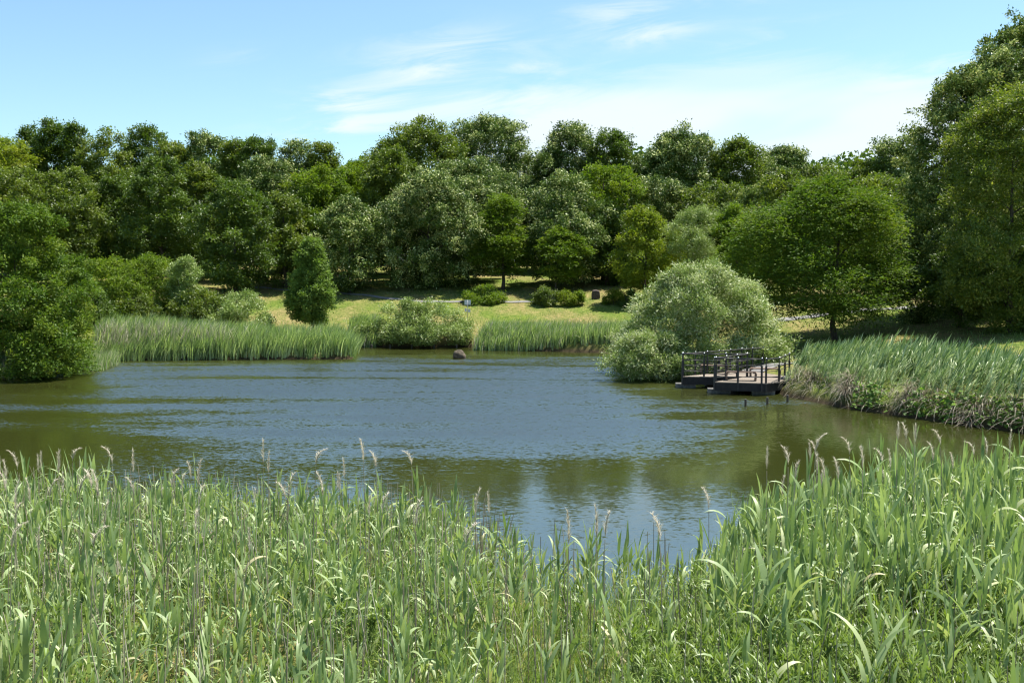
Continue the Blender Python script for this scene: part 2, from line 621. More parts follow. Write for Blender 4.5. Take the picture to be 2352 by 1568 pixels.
# ------------------------------------------------------------------ trees
M_BARK = solid_mat('bark', (0.035, 0.028, 0.020), (0.10, 0.085, 0.065), 9, 0.95, stretch=(1, 1, 0.25), bump=0.5)
M_BARKP = solid_mat('pale_bark', (0.09, 0.08, 0.065), (0.22, 0.20, 0.17), 9, 0.95, stretch=(1, 1, 0.25), bump=0.5)
LM = {
    'oak': leaf_mat('leaf_oak', [(0.0, (0.057, 0.100, 0.013)), (0.5, (0.123, 0.173, 0.022)), (0.85, (0.204, 0.241, 0.031)), (1.0, (0.293, 0.293, 0.048))], 0.31, 0.03, 0.45),
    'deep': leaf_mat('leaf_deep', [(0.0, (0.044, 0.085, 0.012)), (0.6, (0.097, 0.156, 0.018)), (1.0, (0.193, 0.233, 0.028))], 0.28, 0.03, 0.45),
    'bright': leaf_mat('leaf_bright', [(0.0, (0.067, 0.124, 0.010)), (0.5, (0.128, 0.198, 0.016)), (1.0, (0.232, 0.269, 0.024))], 0.36, 0.015, 0.55),
    'yellow': leaf_mat('leaf_yellow', [(0.0, (0.093, 0.146, 0.014)), (0.5, (0.179, 0.233, 0.020)), (1.0, (0.332, 0.341, 0.041))], 0.36, 0.015, 0.55),
    'silver': leaf_mat('leaf_silver', [(0.0, (0.050, 0.100, 0.015)), (0.58, (0.108, 0.177, 0.027)), (0.76, (0.198, 0.280, 0.057)), (0.86, (0.401, 0.464, 0.156)), (1.0, (0.684, 0.729, 0.315))],
                       0.32, 0.03, tr_gain=(0.700, 0.700, 0.648)),
    'bluish': leaf_mat('leaf_bluish', [(0.0, (0.070, 0.124, 0.028)), (0.6, (0.143, 0.210, 0.045)), (0.84, (0.261, 0.324, 0.074)), (1.0, (0.653, 0.649, 0.238))], 0.24, 0.015, 0.55, tr_gain=(0.720, 0.740, 0.571)),
    'willow': leaf_mat('leaf_willow', [(0.0, (0.140, 0.215, 0.043)), (0.5, (0.259, 0.362, 0.080)), (0.78, (0.352, 0.435, 0.132)), (0.9, (0.548, 0.614, 0.294)), (1.0, (0.720, 0.740, 0.478))],
                       0.38, 0.03, tr_gain=(0.700, 0.700, 0.594)),
    'maple': leaf_mat('leaf_maple', [(0.0, (0.045, 0.099, 0.010)), (0.5, (0.096, 0.160, 0.015)), (1.0, (0.216, 0.253, 0.024))], 0.33, 0.015, 0.55),
    'lime': leaf_mat('leaf_lime', [(0.0, (0.059, 0.105, 0.012)), (0.5, (0.120, 0.171, 0.019)), (0.8, (0.209, 0.247, 0.035)), (1.0, (0.375, 0.380, 0.094))], 0.33, 0.03, 0.45),
    'olive': leaf_mat('leaf_olive', [(0.0, (0.074, 0.120, 0.021)), (0.5, (0.136, 0.215, 0.036)), (1.0, (0.247, 0.333, 0.072))], 0.28, 0.015, 0.55),
}

def leaf_quads(p, axis_, side, L, W, fold=0.12):
    """one folded four-cornered leaf per row"""
    n = len(p)
    nr = unit(np.cross(axis_, side))
    L, W = L[:, None], W[:, None]
    v = np.empty((n, 4, 3))
    v[:, 0] = p
    v[:, 1] = p + axis_ * L * 0.48 + side * W * 0.5 + nr * W * fold
    v[:, 2] = p + axis_ * L
    v[:, 3] = p + axis_ * L * 0.48 - side * W * 0.5 + nr * W * fold
    return v.reshape(-1, 3), np.arange(n * 4).reshape(n, 4)

def env(shape, t):
    """crown radius (0..1) at height t (0 bottom .. 1 top)"""
    if shape == 'round':
        return np.sqrt(np.clip(1 - (2 * t - 1) ** 2, 0, 1)) ** 0.8
    if shape == 'egg':
        return np.where(t < 0.35, np.sqrt(np.clip(1 - ((0.35 - t) / 0.42) ** 2, 0, 1)), np.sqrt(np.clip(1 - ((t - 0.35) / 0.66) ** 2, 0, 1)))
    if shape == 'cone':
        return np.clip(np.minimum(0.45 + t * 2.6, 1.06 - 0.95 * np.clip(t - 0.12, 0, 1) ** 1.15), 0.05, 1)
    if shape == 'dome':
        return np.sqrt(np.clip(1 - t ** 2, 0, 1)) * np.where(t < 0.12, 0.9 + t, 1.0)
    if shape == 'umbrella':
        return np.where(t < 0.22, 0.72 + t * 1.25, np.sqrt(np.clip(1 - ((t - 0.22) / 0.80) ** 2, 0, 1)))
    if shape == 'skirt':
        return np.where(t < 0.35, 0.86 + 0.4 * t, np.sqrt(np.clip(1 - ((t - 0.35) / 0.66) ** 2, 0, 1)))
    if shape == 'column':
        return np.where(t < 0.68, 0.90 + 0.10 * np.sin(t * 4.2), 0.93 * np.sqrt(np.clip(1 - ((t - 0.62) / 0.40) ** 2, 0, 1)))
    return np.ones_like(t)

def crown(r, rx, ry, zb, zt, shape, n_lobes, lobe, twigs, per, leaf, spread=0.22, droop=0.15, silver=0.0, spray=0.0, lean=(0.0, 0.0), narrow=0.5, clump=0.7):
    """leaves on twigs on lobes inside an uneven envelope; returns verts, quads, tints and the lobe centres"""
    H = zt - zb - 0.32 * lobe * min(rx, (zt - zb) * 0.5) - 0.3 * clump
    t = r.beta(1.0, 1.45, n_lobes) if shape in ('dome', 'skirt') else r.beta(1.15, 1.15, n_lobes)
    t[:max(2, n_lobes // 16)] = r.uniform(0.82, 0.98, max(2, n_lobes // 16))
    ph = r.uniform(0, 2 * np.pi, n_lobes)
    ph = (np.arange(n_lobes) * 2.399963 + r.normal(0, 0.5, n_lobes)) % (2 * np.pi)
    lr = lobe * min(rx, H * 0.5) * r.uniform(0.75, 1.5, n_lobes)
    er = env(shape, t)
    rad = np.where(r.uniform(0, 1, n_lobes) < 0.78, r.uniform(0.86, 1.08, n_lobes), r.uniform(0.25, 0.8, n_lobes)) * (1 + 0.09 * np.sin(ph * 3 + r.uniform(0, 6)) + 0.07 * np.sin(ph * 2 + 5 * t + r.uniform(0, 6)))
    C = np.c_[np.cos(ph) * np.maximum(rx * er * rad - lr * 0.84, 0), np.sin(ph) * np.maximum(ry * er * rad - lr * 0.84, 0), zb + H * t - lr * (t - 0.30) * 0.9]
    if shape in ('dome', 'skirt'):
        C[:, 2] -= 0.32 * lr
    C[:, 0] += lean[0] * (t ** 1.5)
    C[:, 1] += lean[1] * (t ** 1.5)
    # clumps on the lobe shells, twigs on the clumps
    w = lr ** 2
    nc = max(n_lobes * 3, int(twigs / 9))
    ci = r.choice(n_lobes, nc, p=w / w.sum())
    out = unit(C[ci] - np.array((lean[0] * .5, lean[1] * .5, zb + H * 0.42)))
    cd = unit(r.normal(0, 1, (nc, 3)) + out * 0.55 + np.array((0, 0, 0.3)))
    sq = np.array((1.0, 1.0, 0.8))
    cr = clump * r.uniform(0.55, 1.6, nc)
    K = C[ci] + cd * lr[ci, None] * (r.uniform(0.5, 1.26, (nc, 1)) + 0.10 * (r.uniform(0, 1, (nc, 1)) < 0.12)) * sq
    keep = np.ones(nc, bool)
    for i in range(n_lobes):
        q = ((K - C[i]) / (lr[i] * sq)) ** 2
        keep &= (q.sum(1) > 0.30) | (ci == i)
    K, cr, ci, cd = K[keep], cr[keep], ci[keep], cd[keep]
    wk = cr ** 2
    ki = r.choice(len(K), twigs, p=wk / wk.sum())
    dv = unit(r.normal(0, 1, (twigs, 3)) + cd[ki] * 0.5 + np.array((0, 0, 0.45)))
    T = K[ki] + dv * cr[ki, None] * r.uniform(0.30, 1.02, (twigs, 1)) * np.array((1.0, 1.0, 0.52))
    li = ci[ki]
    clump_t = r.normal(0, 0.11, len(K))
    nt = len(T)
    lobe_t = r.normal(0, 0.07, n_lobes)
    twig_t = r.normal(0, 0.07, nt) + lobe_t[li] + clump_t[ki]
    if silver:
        pale = r.uniform(0, 1, nt) < silver * (0.3 + 1.4 * (clump_t[ki] > 0.0))
    ii = np.repeat(np.arange(nt), per)
    n = len(ii)
    if spray > 0:      # leaves lie along flat drooping sprays
        along = r.uniform(-0.2, 1.0, (n, 1)) * spray
        hd = unit(dv[ii] * np.array((1, 1, 0.25)) + 1e-3)
        p = T[ii] + hd * along + r.normal(0, 1, (n, 3)) * spread * np.array((0.6, 0.6, 0.28)) - np.array((0, 0, 0.25)) * along ** 2 / spray
        ax = unit(hd + r.normal(0, 0.55, (n, 3)) * np.array((1, 1, 0.45)) - np.array((0, 0, droop)))
    else:
        p = T[ii] + r.normal(0, spread, (n, 3))
        ax = unit(dv[ii] * 0.8 + r.normal(0, 0.62, (n, 3)) * np.array((1, 1, 0.75)) - np.array((0, 0, droop)))
    up = np.array((0, 0, 1.0)) + r.normal(0, 0.55, (n, 3))
    side = unit(np.cross(ax, up))
    Ls = leaf * r.uniform(0.7, 1.3, n)
    V, Q = leaf_quads(p, ax, side, Ls, Ls * narrow * r.uniform(0.8, 1.2, n))
    tt = 0.45 + twig_t[ii] + r.normal(0, 0.10, n)
    if silver:
        tt = np.minimum(tt, 0.74)
        pl = pale[ii] & (r.uniform(0, 1, n) < 0.75)
        tt = np.where(pl, r.uniform(0.80, 1.0, n), tt)
    tint = np.repeat(np.clip(tt, 0, 1), 4)
    return V, Q, tint, C

def trunk_mesh(r, h, rad, C, mat, stems=1, limbs=9, lean=(0, 0), spread=0.25):
    bm = bmesh.new()
    order = np.argsort(C[:, 2])
    for s in range(stems):
        a = r.uniform(0, 6.28)
        off = Vector((math.cos(a), math.sin(a), 0)) * (spread if stems > 1 else 0)
        top = Vector((lean[0] * .6, lean[1] * .6, h)) + off * (2.5 if stems > 1 else 1)
        rs = rad * (1 if stems == 1 else 0.62)
        pts, rr = [], []
        for k in range(8):
            t = k / 7
            pts.append(off.lerp(top, t) + Vector((0, 0, 0)) + Vector((r.normal(0, .05 * rs / .15), r.normal(0, .05 * rs / .15), 0)) * (t > 0) + Vector((0, 0, -0.15 if k == 0 else 0)))
            pts[-1].z = -0.2 + (h + 0.2) * t
            rr.append(rs * (1.28 if k == 0 else 1.0) * (1 - 0.78 * t))
        add_tube(bm, pts, rr, 8)
        nl = max(2, limbs // stems)
        for k in range(nl):
            c = Vector(C[order[int((k + 0.5) / nl * len(order) * 0.9) % len(order)]]) if stems == 1 else Vector(C[r.integers(len(C))])
            t0 = min(0.92, max(0.22, (c.z - 0.35 * (c.xy.length) - 0.5) / h))
            i = t0 * 7
            b = pts[int(i)].lerp(pts[min(7, int(i) + 1)], i - int(i))
            r0 = rs * (1 - 0.78 * t0) * 0.55
            mid = b.lerp(c, 0.5) + Vector((r.normal(0, .15), r.normal(0, .15), 0.1 * c.xy.length * 0.4))
            q1 = b.lerp(mid, 0.5) + Vector((0, 0, .05))
            add_tube(bm, [b, q1, mid, mid.lerp(c, .6), c], [r0, r0 * .8, r0 * .6, r0 * .38, r0 * .15], 5, False)
    return bm_mesh('trunk', bm, mat, True)

def tree(name, cat, label, kind, d, cx, top, hw, bot, shape='egg', lobes=26, lobe=0.36, dens=1.0, leaf=0.30, per=7, rad=0.16, stems=1, silver=0.0, spray=0.0, lean=0.0,
         group=None, depth=0.95, bark=None, narrow=0.5, spread=0.22, base=None, limbs=9, droop=0.15, seed=0, clump=0.0):
    """cx / top / half-width / crown bottom measured in the photo at distance d"""
    r = np.random.default_rng(1000 + int(cx) * 7 + int(top) + seed)
    x = at(cx if base is None else base, bot, d)[0]
    z0 = gz(x, d)
    zt = at(cx, top, d)[2] - z0
    zb = max(at(cx, bot, d)[2] - z0, -0.5)
    rx = hw * d / FPX
    ox = at(cx, bot, d)[0] - x
    area = rx * (zt - zb) * 4.0
    leaf *= 0.84
    tw = int(area * 21 * dens / max(leaf / 0.30, 0.55) ** 1.6)
    V, Q, tint, C = crown(r, rx, rx * depth, zb, zt, shape, lobes, lobe, tw, per, leaf, spread * leaf / 0.30, droop, silver, spray, (lean, 0), narrow, clump or 0.20 * math.sqrt(rx) * (1 if d > 80 else 0.85))
    V[:, 0] += ox
    C[:, 0] += ox
    V[:, 2] = np.maximum(V[:, 2], -0.6)
    t = thing(name, label, cat, (x, d, z0), 0, group)
    link('trunk' if rad > 0.07 else 'stem', trunk_mesh(r, zb + (zt - zb) * 0.72, rad, C, bark or M_BARK, stems, limbs, (lean, 0)), t)
    link('crown' if rad > 0.07 else 'foliage', np_mesh('crown', V, Q, [LM[kind]], tint), t)
    return t

G_BACK = 'trees along the skyline'
G_MID = 'trees at the edge of the lawn'
# --- skyline row, left to right
SKY = [
    ('yellow', 20, 296, 75, 'round', 'leftmost skyline tree, yellow green rounded top at the frame edge'),
    ('deep', 84, 272, 34, 'cone', 'narrow dark pointed tree just left of the tallest spire on the left skyline'),
    ('deep', 130, 264, 38, 'cone', 'tallest dark pointed tree on the left skyline'),
    ('deep', 181, 280, 30, 'cone', 'dark pointed treetop right of the tallest left spire'),
    ('oak', 255, 302, 62, 'round', 'broad yellowish treetop right of the dark pointed trees'),
    ('deep', 345, 292, 58, 'round', 'dark flat topped tree above the left shrubs on the skyline'),
    ('oak', 412, 322, 45, 'egg', 'lower treetop between dark flat topped tree and pale topped tree'),
    ('silver', 478, 305, 52, 'egg', 'pale green topped skyline tree left of a pair of narrow tips'),
    ('oak', 543, 318, 36, 'egg', 'narrow treetop in the middle of left skyline'),
    ('deep', 597, 312, 44, 'egg', 'ragged dark treetop with sky showing between its tips'),
    ('silver', 690, 312, 62, 'egg', 'pale dense skyline tree left of the gap in the skyline'),
    ('oak', 748, 322, 34, 'cone', 'slim pointed tree beside the gap in the skyline'),
    ('bright', 822, 366, 42, 'round', 'low light green treetop in the gap of the skyline'),
    ('oak', 965, 264, 92, 'round', 'tall loose crowned tree with visible limbs left of the highest treetop'),
    ('silver', 1120, 256, 118, 'round', 'highest broad round tree in the middle of the skyline'),
    ('silver', 1305, 280, 78, 'round', 'white flecked round treetop left of its dark twin'),
    ('deep', 1402, 276, 62, 'round', 'dark round treetop right of the white flecked one'),
    ('silver', 1560, 294, 98, 'round', 'broad whitish round tree on the right skyline'),
    ('oak', 1690, 318, 64, 'round', 'green round treetop just right of the broad whitish tree'),
    ('silver', 1790, 314, 72, 'egg', 'sloping white flecked treetop that falls away to the right'),
    ('oak', 1890, 368, 60, 'round', 'low plain green treetop above the wide tree on the lawn'),
    ('oak', 1975, 366, 62, 'round', 'low feathery treetop left of the pale bleached tree'),
    ('silver', 2042, 312, 66, 'egg', 'bleached pale tree beside the big right hand trees'),
]
for i, (kind, cx, top, hw, shp, lab) in enumerate(SKY):
    d = 112 + (i * 7) % 9
    tree('tall_tree', 'tree', lab, kind, d, cx, top, hw * 1.2, 610, 'column' if shp == 'round' else shp, lobes=40 if hw > 70 else 30, lobe=0.42 if hw > 70 else 0.50, dens=1.35, leaf=0.33,
         silver={'silver': 0.34}.get(kind, 0), group=G_BACK, rad=0.2, limbs=11, spread=0.24)

# --- the row below the skyline
MID = [
    ('oak', 100, 45, 385, 105, 600, 'round', 'large mid green tree behind the leaning tree at left edge'),
    ('oak', 102, 165, 385, 88, 610, 'egg', 'dense green tree right of the left edge with a sloping right side'),
    ('deep', 104, 270, 400, 82, 610, 'egg', 'glossy dark tree behind the shrubby trees on the left'),
    ('deep', 101, 372, 362, 80, 610, 'egg', 'tall deep green tree between glossy dark tree and layered tree'),
    ('oak', 106, 455, 365, 60, 600, 'egg', 'mid green tree seen between the deep green and layered trees'),
    ('deep', 95, 540, 412, 96, 650, 'egg', 'dark tree with layered hanging boughs above the round willow bush'),
    ('silver', 106, 605, 356, 60, 560, 'round', 'small whitish patch of treetop above the layered dark tree'),
    ('oak', 99, 655, 440, 70, 640, 'egg', 'shadowy green tree behind the cone shaped tree'),
    ('bright', 104, 722, 372, 78, 600, 'round', 'light green round tree above the cone shaped tree'),
    ('silver', 96, 805, 445, 82, 640, 'egg', 'white flecked tree left of the largest white flecked tree'),
    ('bright', 107, 800, 384, 62, 560, 'round', 'sunlit green tree peeping over the left white flecked tree'),
    ('oak', 104, 900, 330, 66, 560, 'egg', 'dark leaning limb tree under the loose crowned skyline tree'),
    ('silver', 104, 1075, 350, 110, 600, 'round', 'grey green tree filling the middle behind the largest white flecked tree'),
    ('silver', 100, 1300, 388, 92, 620, 'egg', 'grizzled grey tree behind the small bright lawn tree'),
    ('bright', 104, 1385, 362, 78, 560, 'round', 'vivid light green crown in front of the dark round treetop'),
    ('deep', 101, 1395, 470, 70, 640, 'egg', 'very dark tree with a small brick wall showing beneath'),
    ('silver', 105, 1500, 400, 90, 620, 'round', 'grey green tree below the broad whitish skyline tree'),
    ('oak', 104, 1640, 410, 90, 620, 'round', 'mid green tree between whitish tree and the wide lawn tree'),
    ('bluish', 100, 1720, 430, 70, 640, 'egg', 'bluish tree directly left behind the wide lawn tree'),
    ('oak', 90, 1800, 395, 90, 640, 'round', 'feathery green tree just behind the wide lawn tree'),
    ('oak', 88, 2010, 395, 100, 650, 'round', 'green tree filling the corner behind the wide lawn tree and right wood'),
]
for kind, d, cx, top, hw, bot, shp, lab in MID:
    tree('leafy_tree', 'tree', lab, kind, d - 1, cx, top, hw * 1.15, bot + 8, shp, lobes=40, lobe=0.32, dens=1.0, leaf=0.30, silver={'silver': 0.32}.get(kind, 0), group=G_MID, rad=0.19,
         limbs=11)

# --- trees that stand out on their own
tree('silver_tree', 'tree', 'largest white flecked tree, tall oval crown over two dark trunks on the lawn', 'silver', 97, 985, 380, 124, 650, 'egg', lobes=60, lobe=0.28, dens=1.3, leaf=0.27,
     silver=0.42, rad=0.2, limbs=14)
tree('conical_tree', 'tree', 'bright green pointed tree with feathery boughs beside largest white flecked tree', 'bright', 96, 1155, 442, 78, 625, 'cone', lobes=40, lobe=0.26, dens=1.1, leaf=0.25, spray=0.7, rad=0.18)
tree('young_tree', 'tree', 'small vivid green tree standing alone in front of the shade on the lawn', 'bright', 94, 1285, 522, 62, 640, 'round', lobes=24, lobe=0.30, dens=1.2, leaf=0.24, spray=0.5, rad=0.10,
     base=1277, seed=3)
tree('leafy_tree', 'tree', 'yellowish green tree beside the round silvery willow, upper left of it', 'yellow', 90, 1482, 474, 84, 650, 'egg', lobes=34, lobe=0.27, dens=1.15, leaf=0.25, rad=0.15, group=G_MID)
tree('leafy_tree', 'tree', 'pale round willow like tree directly behind the silvery willow by the deck', 'willow', 86, 1597, 472, 66, 610, 'round', lobes=32, lobe=0.28, dens=1.15, leaf=0.24, narrow=0.28,
     silver=0.08, rad=0.13, group=G_MID)
tree('leafy_tree', 'tree', 'light green tree squeezed between the pale round tree and wide lawn tree', 'bright', 80, 1690, 462, 52, 640, 'egg', lobes=26, lobe=0.30, dens=1.15, leaf=0.24, rad=0.13, group=G_MID)
tree('spreading_tree', 'tree', 'wide spreading tree with one dark trunk on the sunlit slope at right', 'maple', 62, 1893, 408, 206, 716, 'umbrella', lobes=60, lobe=0.33, dens=1.7, clump=0.5, leaf=0.20, spray=0.9, rad=0.19,
     base=1920, limbs=22, depth=0.9, spread=0.2)
tree('leaning_tree', 'tree', 'big many stemmed tree overhanging the water at the left edge', 'maple', 55, 45, 432, 166, 880, 'skirt', lobes=130, lobe=0.30, dens=1.8, leaf=0.20, rad=0.16, stems=4, limbs=24,
     base=20, seed=5)
tree('cone_tree', 'tree', 'small olive cone shaped tree standing behind the left reed bed', 'olive', 73, 717, 548, 58, 742, 'cone', lobes=140, lobe=0.17, dens=2.4, leaf=0.20, clump=0.24, rad=0.085, limbs=10)
tree('tall_tree', 'tree', 'dark blue green tree on the left flank of the right hand wood', 'bluish', 68, 2196, 158, 128, 720, 'column', lobes=90, lobe=0.42, dens=1.3, leaf=0.25, silver=0.42, rad=0.22, limbs=18)
tree('tall_tree', 'tree', 'silvery tree between the dark flank tree and the tallest tree at right', 'silver', 70, 2268, 96, 112, 700, 'column', lobes=80, lobe=0.42, dens=1.2, leaf=0.25, silver=0.4, rad=0.2, limbs=14)
tree('tall_tree', 'tree', 'tallest tree, its top reaching the upper right corner', 'bluish', 72, 2352, 20, 150, 700, 'column', lobes=90, lobe=0.42, dens=1.3, leaf=0.25, silver=0.18, rad=0.24, limbs=16)
tree('tall_tree', 'tree', 'sunlit yellow green tree nearest at the right edge', 'lime', 58, 2318, 190, 150, 735, 'column', lobes=60, lobe=0.40, dens=1.4, clump=0.46, silver=0.16, leaf=0.20, rad=0.2, limbs=18, narrow=0.42)
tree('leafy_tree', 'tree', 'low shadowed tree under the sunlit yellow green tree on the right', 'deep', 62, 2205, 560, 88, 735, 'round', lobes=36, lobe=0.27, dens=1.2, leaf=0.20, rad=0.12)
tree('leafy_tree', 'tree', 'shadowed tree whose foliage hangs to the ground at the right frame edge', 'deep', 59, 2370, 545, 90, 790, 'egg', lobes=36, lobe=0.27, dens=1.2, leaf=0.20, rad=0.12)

# --- shrubs and bushes
SH = 'bush'
tree('willow_bush', SH, 'big round silvery willow bush leaning over the water beside the deck', 'willow', 55.5, 1614, 578, 186, 858, 'dome', lobes=130, lobe=0.25, dens=3.0, leaf=0.23, narrow=0.26, silver=0.52,
     rad=0.06, stems=6, limbs=30, depth=0.8, droop=0.0)
tree('willow_bush', SH, 'low skirt of willow foliage touching the water left of the deck', 'willow', 52.5, 1500, 752, 108, 862, 'dome', lobes=56, lobe=0.27, dens=2.6, leaf=0.20, narrow=0.26, silver=0.38,
     rad=0.05, stems=4, limbs=14, depth=0.6, droop=0.0)
tree('willow_bush', SH, 'wide low willow bush on the far shore beside the small sign', 'willow', 75.6, 968, 680, 128, 800, 'dome', lobes=66, lobe=0.28, dens=2.4, leaf=0.22, narrow=0.30, silver=0.10, rad=0.05,
     stems=5, limbs=18, depth=0.5)
SHR = [
    ('bright', 74, 255, 572, 96, 735, 'skirt', 0.05, 'airy shrubby tree with thin stems next to leaning tree'),
    ('bright', 75, 350, 566, 78, 735, 'skirt', 0.04, 'shrubby tree with reddish tips in the middle of the left thicket'),
    ('willow', 74, 428, 580, 46, 700, 'skirt', 0.10, 'pale willowy tree on the right side of the left thicket'),
    ('oak', 66, 110, 655, 80, 790, 'dome', 0.0, 'low bush in the shade behind the leaning tree'),
    ('deep', 69, 212, 655, 62, 760, 'dome', 0.0, 'low bush between the leaning tree and the left thicket'),
    ('oak', 73, 455, 652, 70, 740, 'dome', 0.0, 'low grey green bush under the pale willowy tree'),
    ('willow', 72, 552, 660, 78, 745, 'dome', 0.06, 'rounded yellow green willow bush behind the left reeds'),
    ('oak', 72, 300, 660, 70, 745, 'dome', 0.0, 'low dark bush at the foot of the left thicket'),
]
for kind, d, cx, top, hw, bot, shp, sil, lab in SHR:
    tree('shrub', SH, lab, kind, d, cx, top, hw, bot, shp, lobes=44, lobe=0.31, dens=1.5, leaf=0.22, silver=sil, rad=0.06, stems=5, limbs=15, narrow=0.36)
LAWN = [
    ('bright', 1110, 648, 46, 697, 'dome', 'round dark green clipped shrub right of the small sign'),
    ('oak', 1252, 660, 30, 703, 'round', 'dark leggy shrub at left end of the lawn row'),
    ('yellow', 1302, 668, 25, 702, 'round', 'yellow green shrub in the middle of the lawn row'),
    ('bright', 1333, 669, 15, 702, 'round', 'thin upright shrub at right end of the lawn row'),
    ('yellow', 1414, 662, 27, 699, 'dome', 'bright yellow green shrub right of the standing stone'),
    ('deep', 1448, 664, 30, 702, 'dome', 'dark shrub next to the bright one near the silvery willow'),
]
for kind, cx, top, hw, bot, shp, lab in LAWN:
    d = on_ground(cx, bot)[1]
    tree('lawn_shrub', SH, lab, kind, d, cx, top, hw, bot, shp, lobes=22, lobe=0.32, dens=2.0, leaf=0.17, rad=0.04, stems=4, limbs=12, group='shrubs on the lawn', depth=0.9)
tree('lawn_shrub', SH, 'shrub with large pale glossy leaves below the right hand wood', 'silver', 66, 2105, 612, 54, 748, 'round', lobes=34, lobe=0.28, dens=1.5, leaf=0.24, silver=0.25, rad=0.05, stems=4, limbs=12)

# distant wood that closes the view between the trunks
def far_wood():
    r = np.random.default_rng(5)
    n = 90000
    x = r.uniform(-110, 110, n)
    y = 134 + r.uniform(0, 16, n)
    cell = np.floor(x / 4.2)
    hh = 12 + 4 * np.sin(cell * 12.9898) ** 2
    z = ground_z(x, y) + r.uniform(0, 1, n) ** 0.9 * hh
    gap = (x > 12) & (x < 22) & (z < 8.5)
    x, y, z = x[~gap], y[~gap], z[~gap]
    n = len(x)
    p = np.c_[x, y, z]
    ax = unit(r.normal(0, 1, (n, 3)) - np.array((0, 0, .3)))
    sd = unit(np.cross(ax, r.normal(0, 1, (n, 3))))
    L = r.uniform(0.5, 1.0, n)
    V, Q = leaf_quads(p, ax, sd, L, L * 0.6)
    o = link('far_wood', np_mesh('far_wood', V, Q, [LM['deep']], np.repeat(np.clip(r.normal(0.4, 0.15, n), 0, 1), 4)))
    o['kind'] = 'stuff'
    tag(o, 'dark distant wood closing the view behind the trees', 'wood')

far_wood()

# ------------------------------------------------------------------ viewing deck
M_IRON = solid_mat('black_iron', (0.012, 0.012, 0.014), (0.03, 0.028, 0.027), 14, 0.5, spec=0.5)
M_BEAM = solid_mat('black_beam', (0.010, 0.010, 0.011), (0.022, 0.021, 0.020), 5, 0.7)
M_CONC = solid_mat('old_concrete', (0.06, 0.06, 0.057), (0.17, 0.165, 0.15), 7, 0.95, bump=0.3)
M_BENCH = solid_mat('bench_wood', (0.10, 0.065, 0.045), (0.22, 0.15, 0.11), 6, 0.7, stretch=(0.3, 6, 6))
M_CAP = solid_mat('steel_cap', (0.5, 0.5, 0.5), (0.7, 0.7, 0.7), 8, 0.3, metal=0.8)

def plank_mat():
    m, N, L = new_mat('deck_planks')
    out = N.new('ShaderNodeOutputMaterial')
    p = N.new('ShaderNodeBsdfPrincipled')
    p.inputs['Roughness'].default_value = 0.85
    a = N.new('ShaderNodeAttribute')
    a.attribute_name = 'tint'
    r = ramp(N, [(0.0, (0.15, 0.12, 0.09)), (1.0, (0.28, 0.235, 0.185))])
    L.new(a.outputs['Fac'], r.inputs[0])
    L.new(r.outputs[0], p.inputs['Base Color'])
    L.new(p.outputs[0], out.inputs[0])
    return m

M_PLANK = plank_mat()
DZ = 0.58

def dk(px, py, z):
    x, y, zz = ray(px, py)
    k = (z - CAM_H) / zz
    return np.array((x * k, y * k))

pC = dk(1567.6, 864.4, DZ)
pA = dk(1641.5, 876.6, DZ)
pB = dk(1760.0, 879.9, DZ)
pE = dk(1717.0, 864.6, DZ)
pF = dk(1752.0, 846.0, DZ)
pG = dk(1812.0, 864.0, DZ)
pH = dk(1790.0, 877.2, DZ)

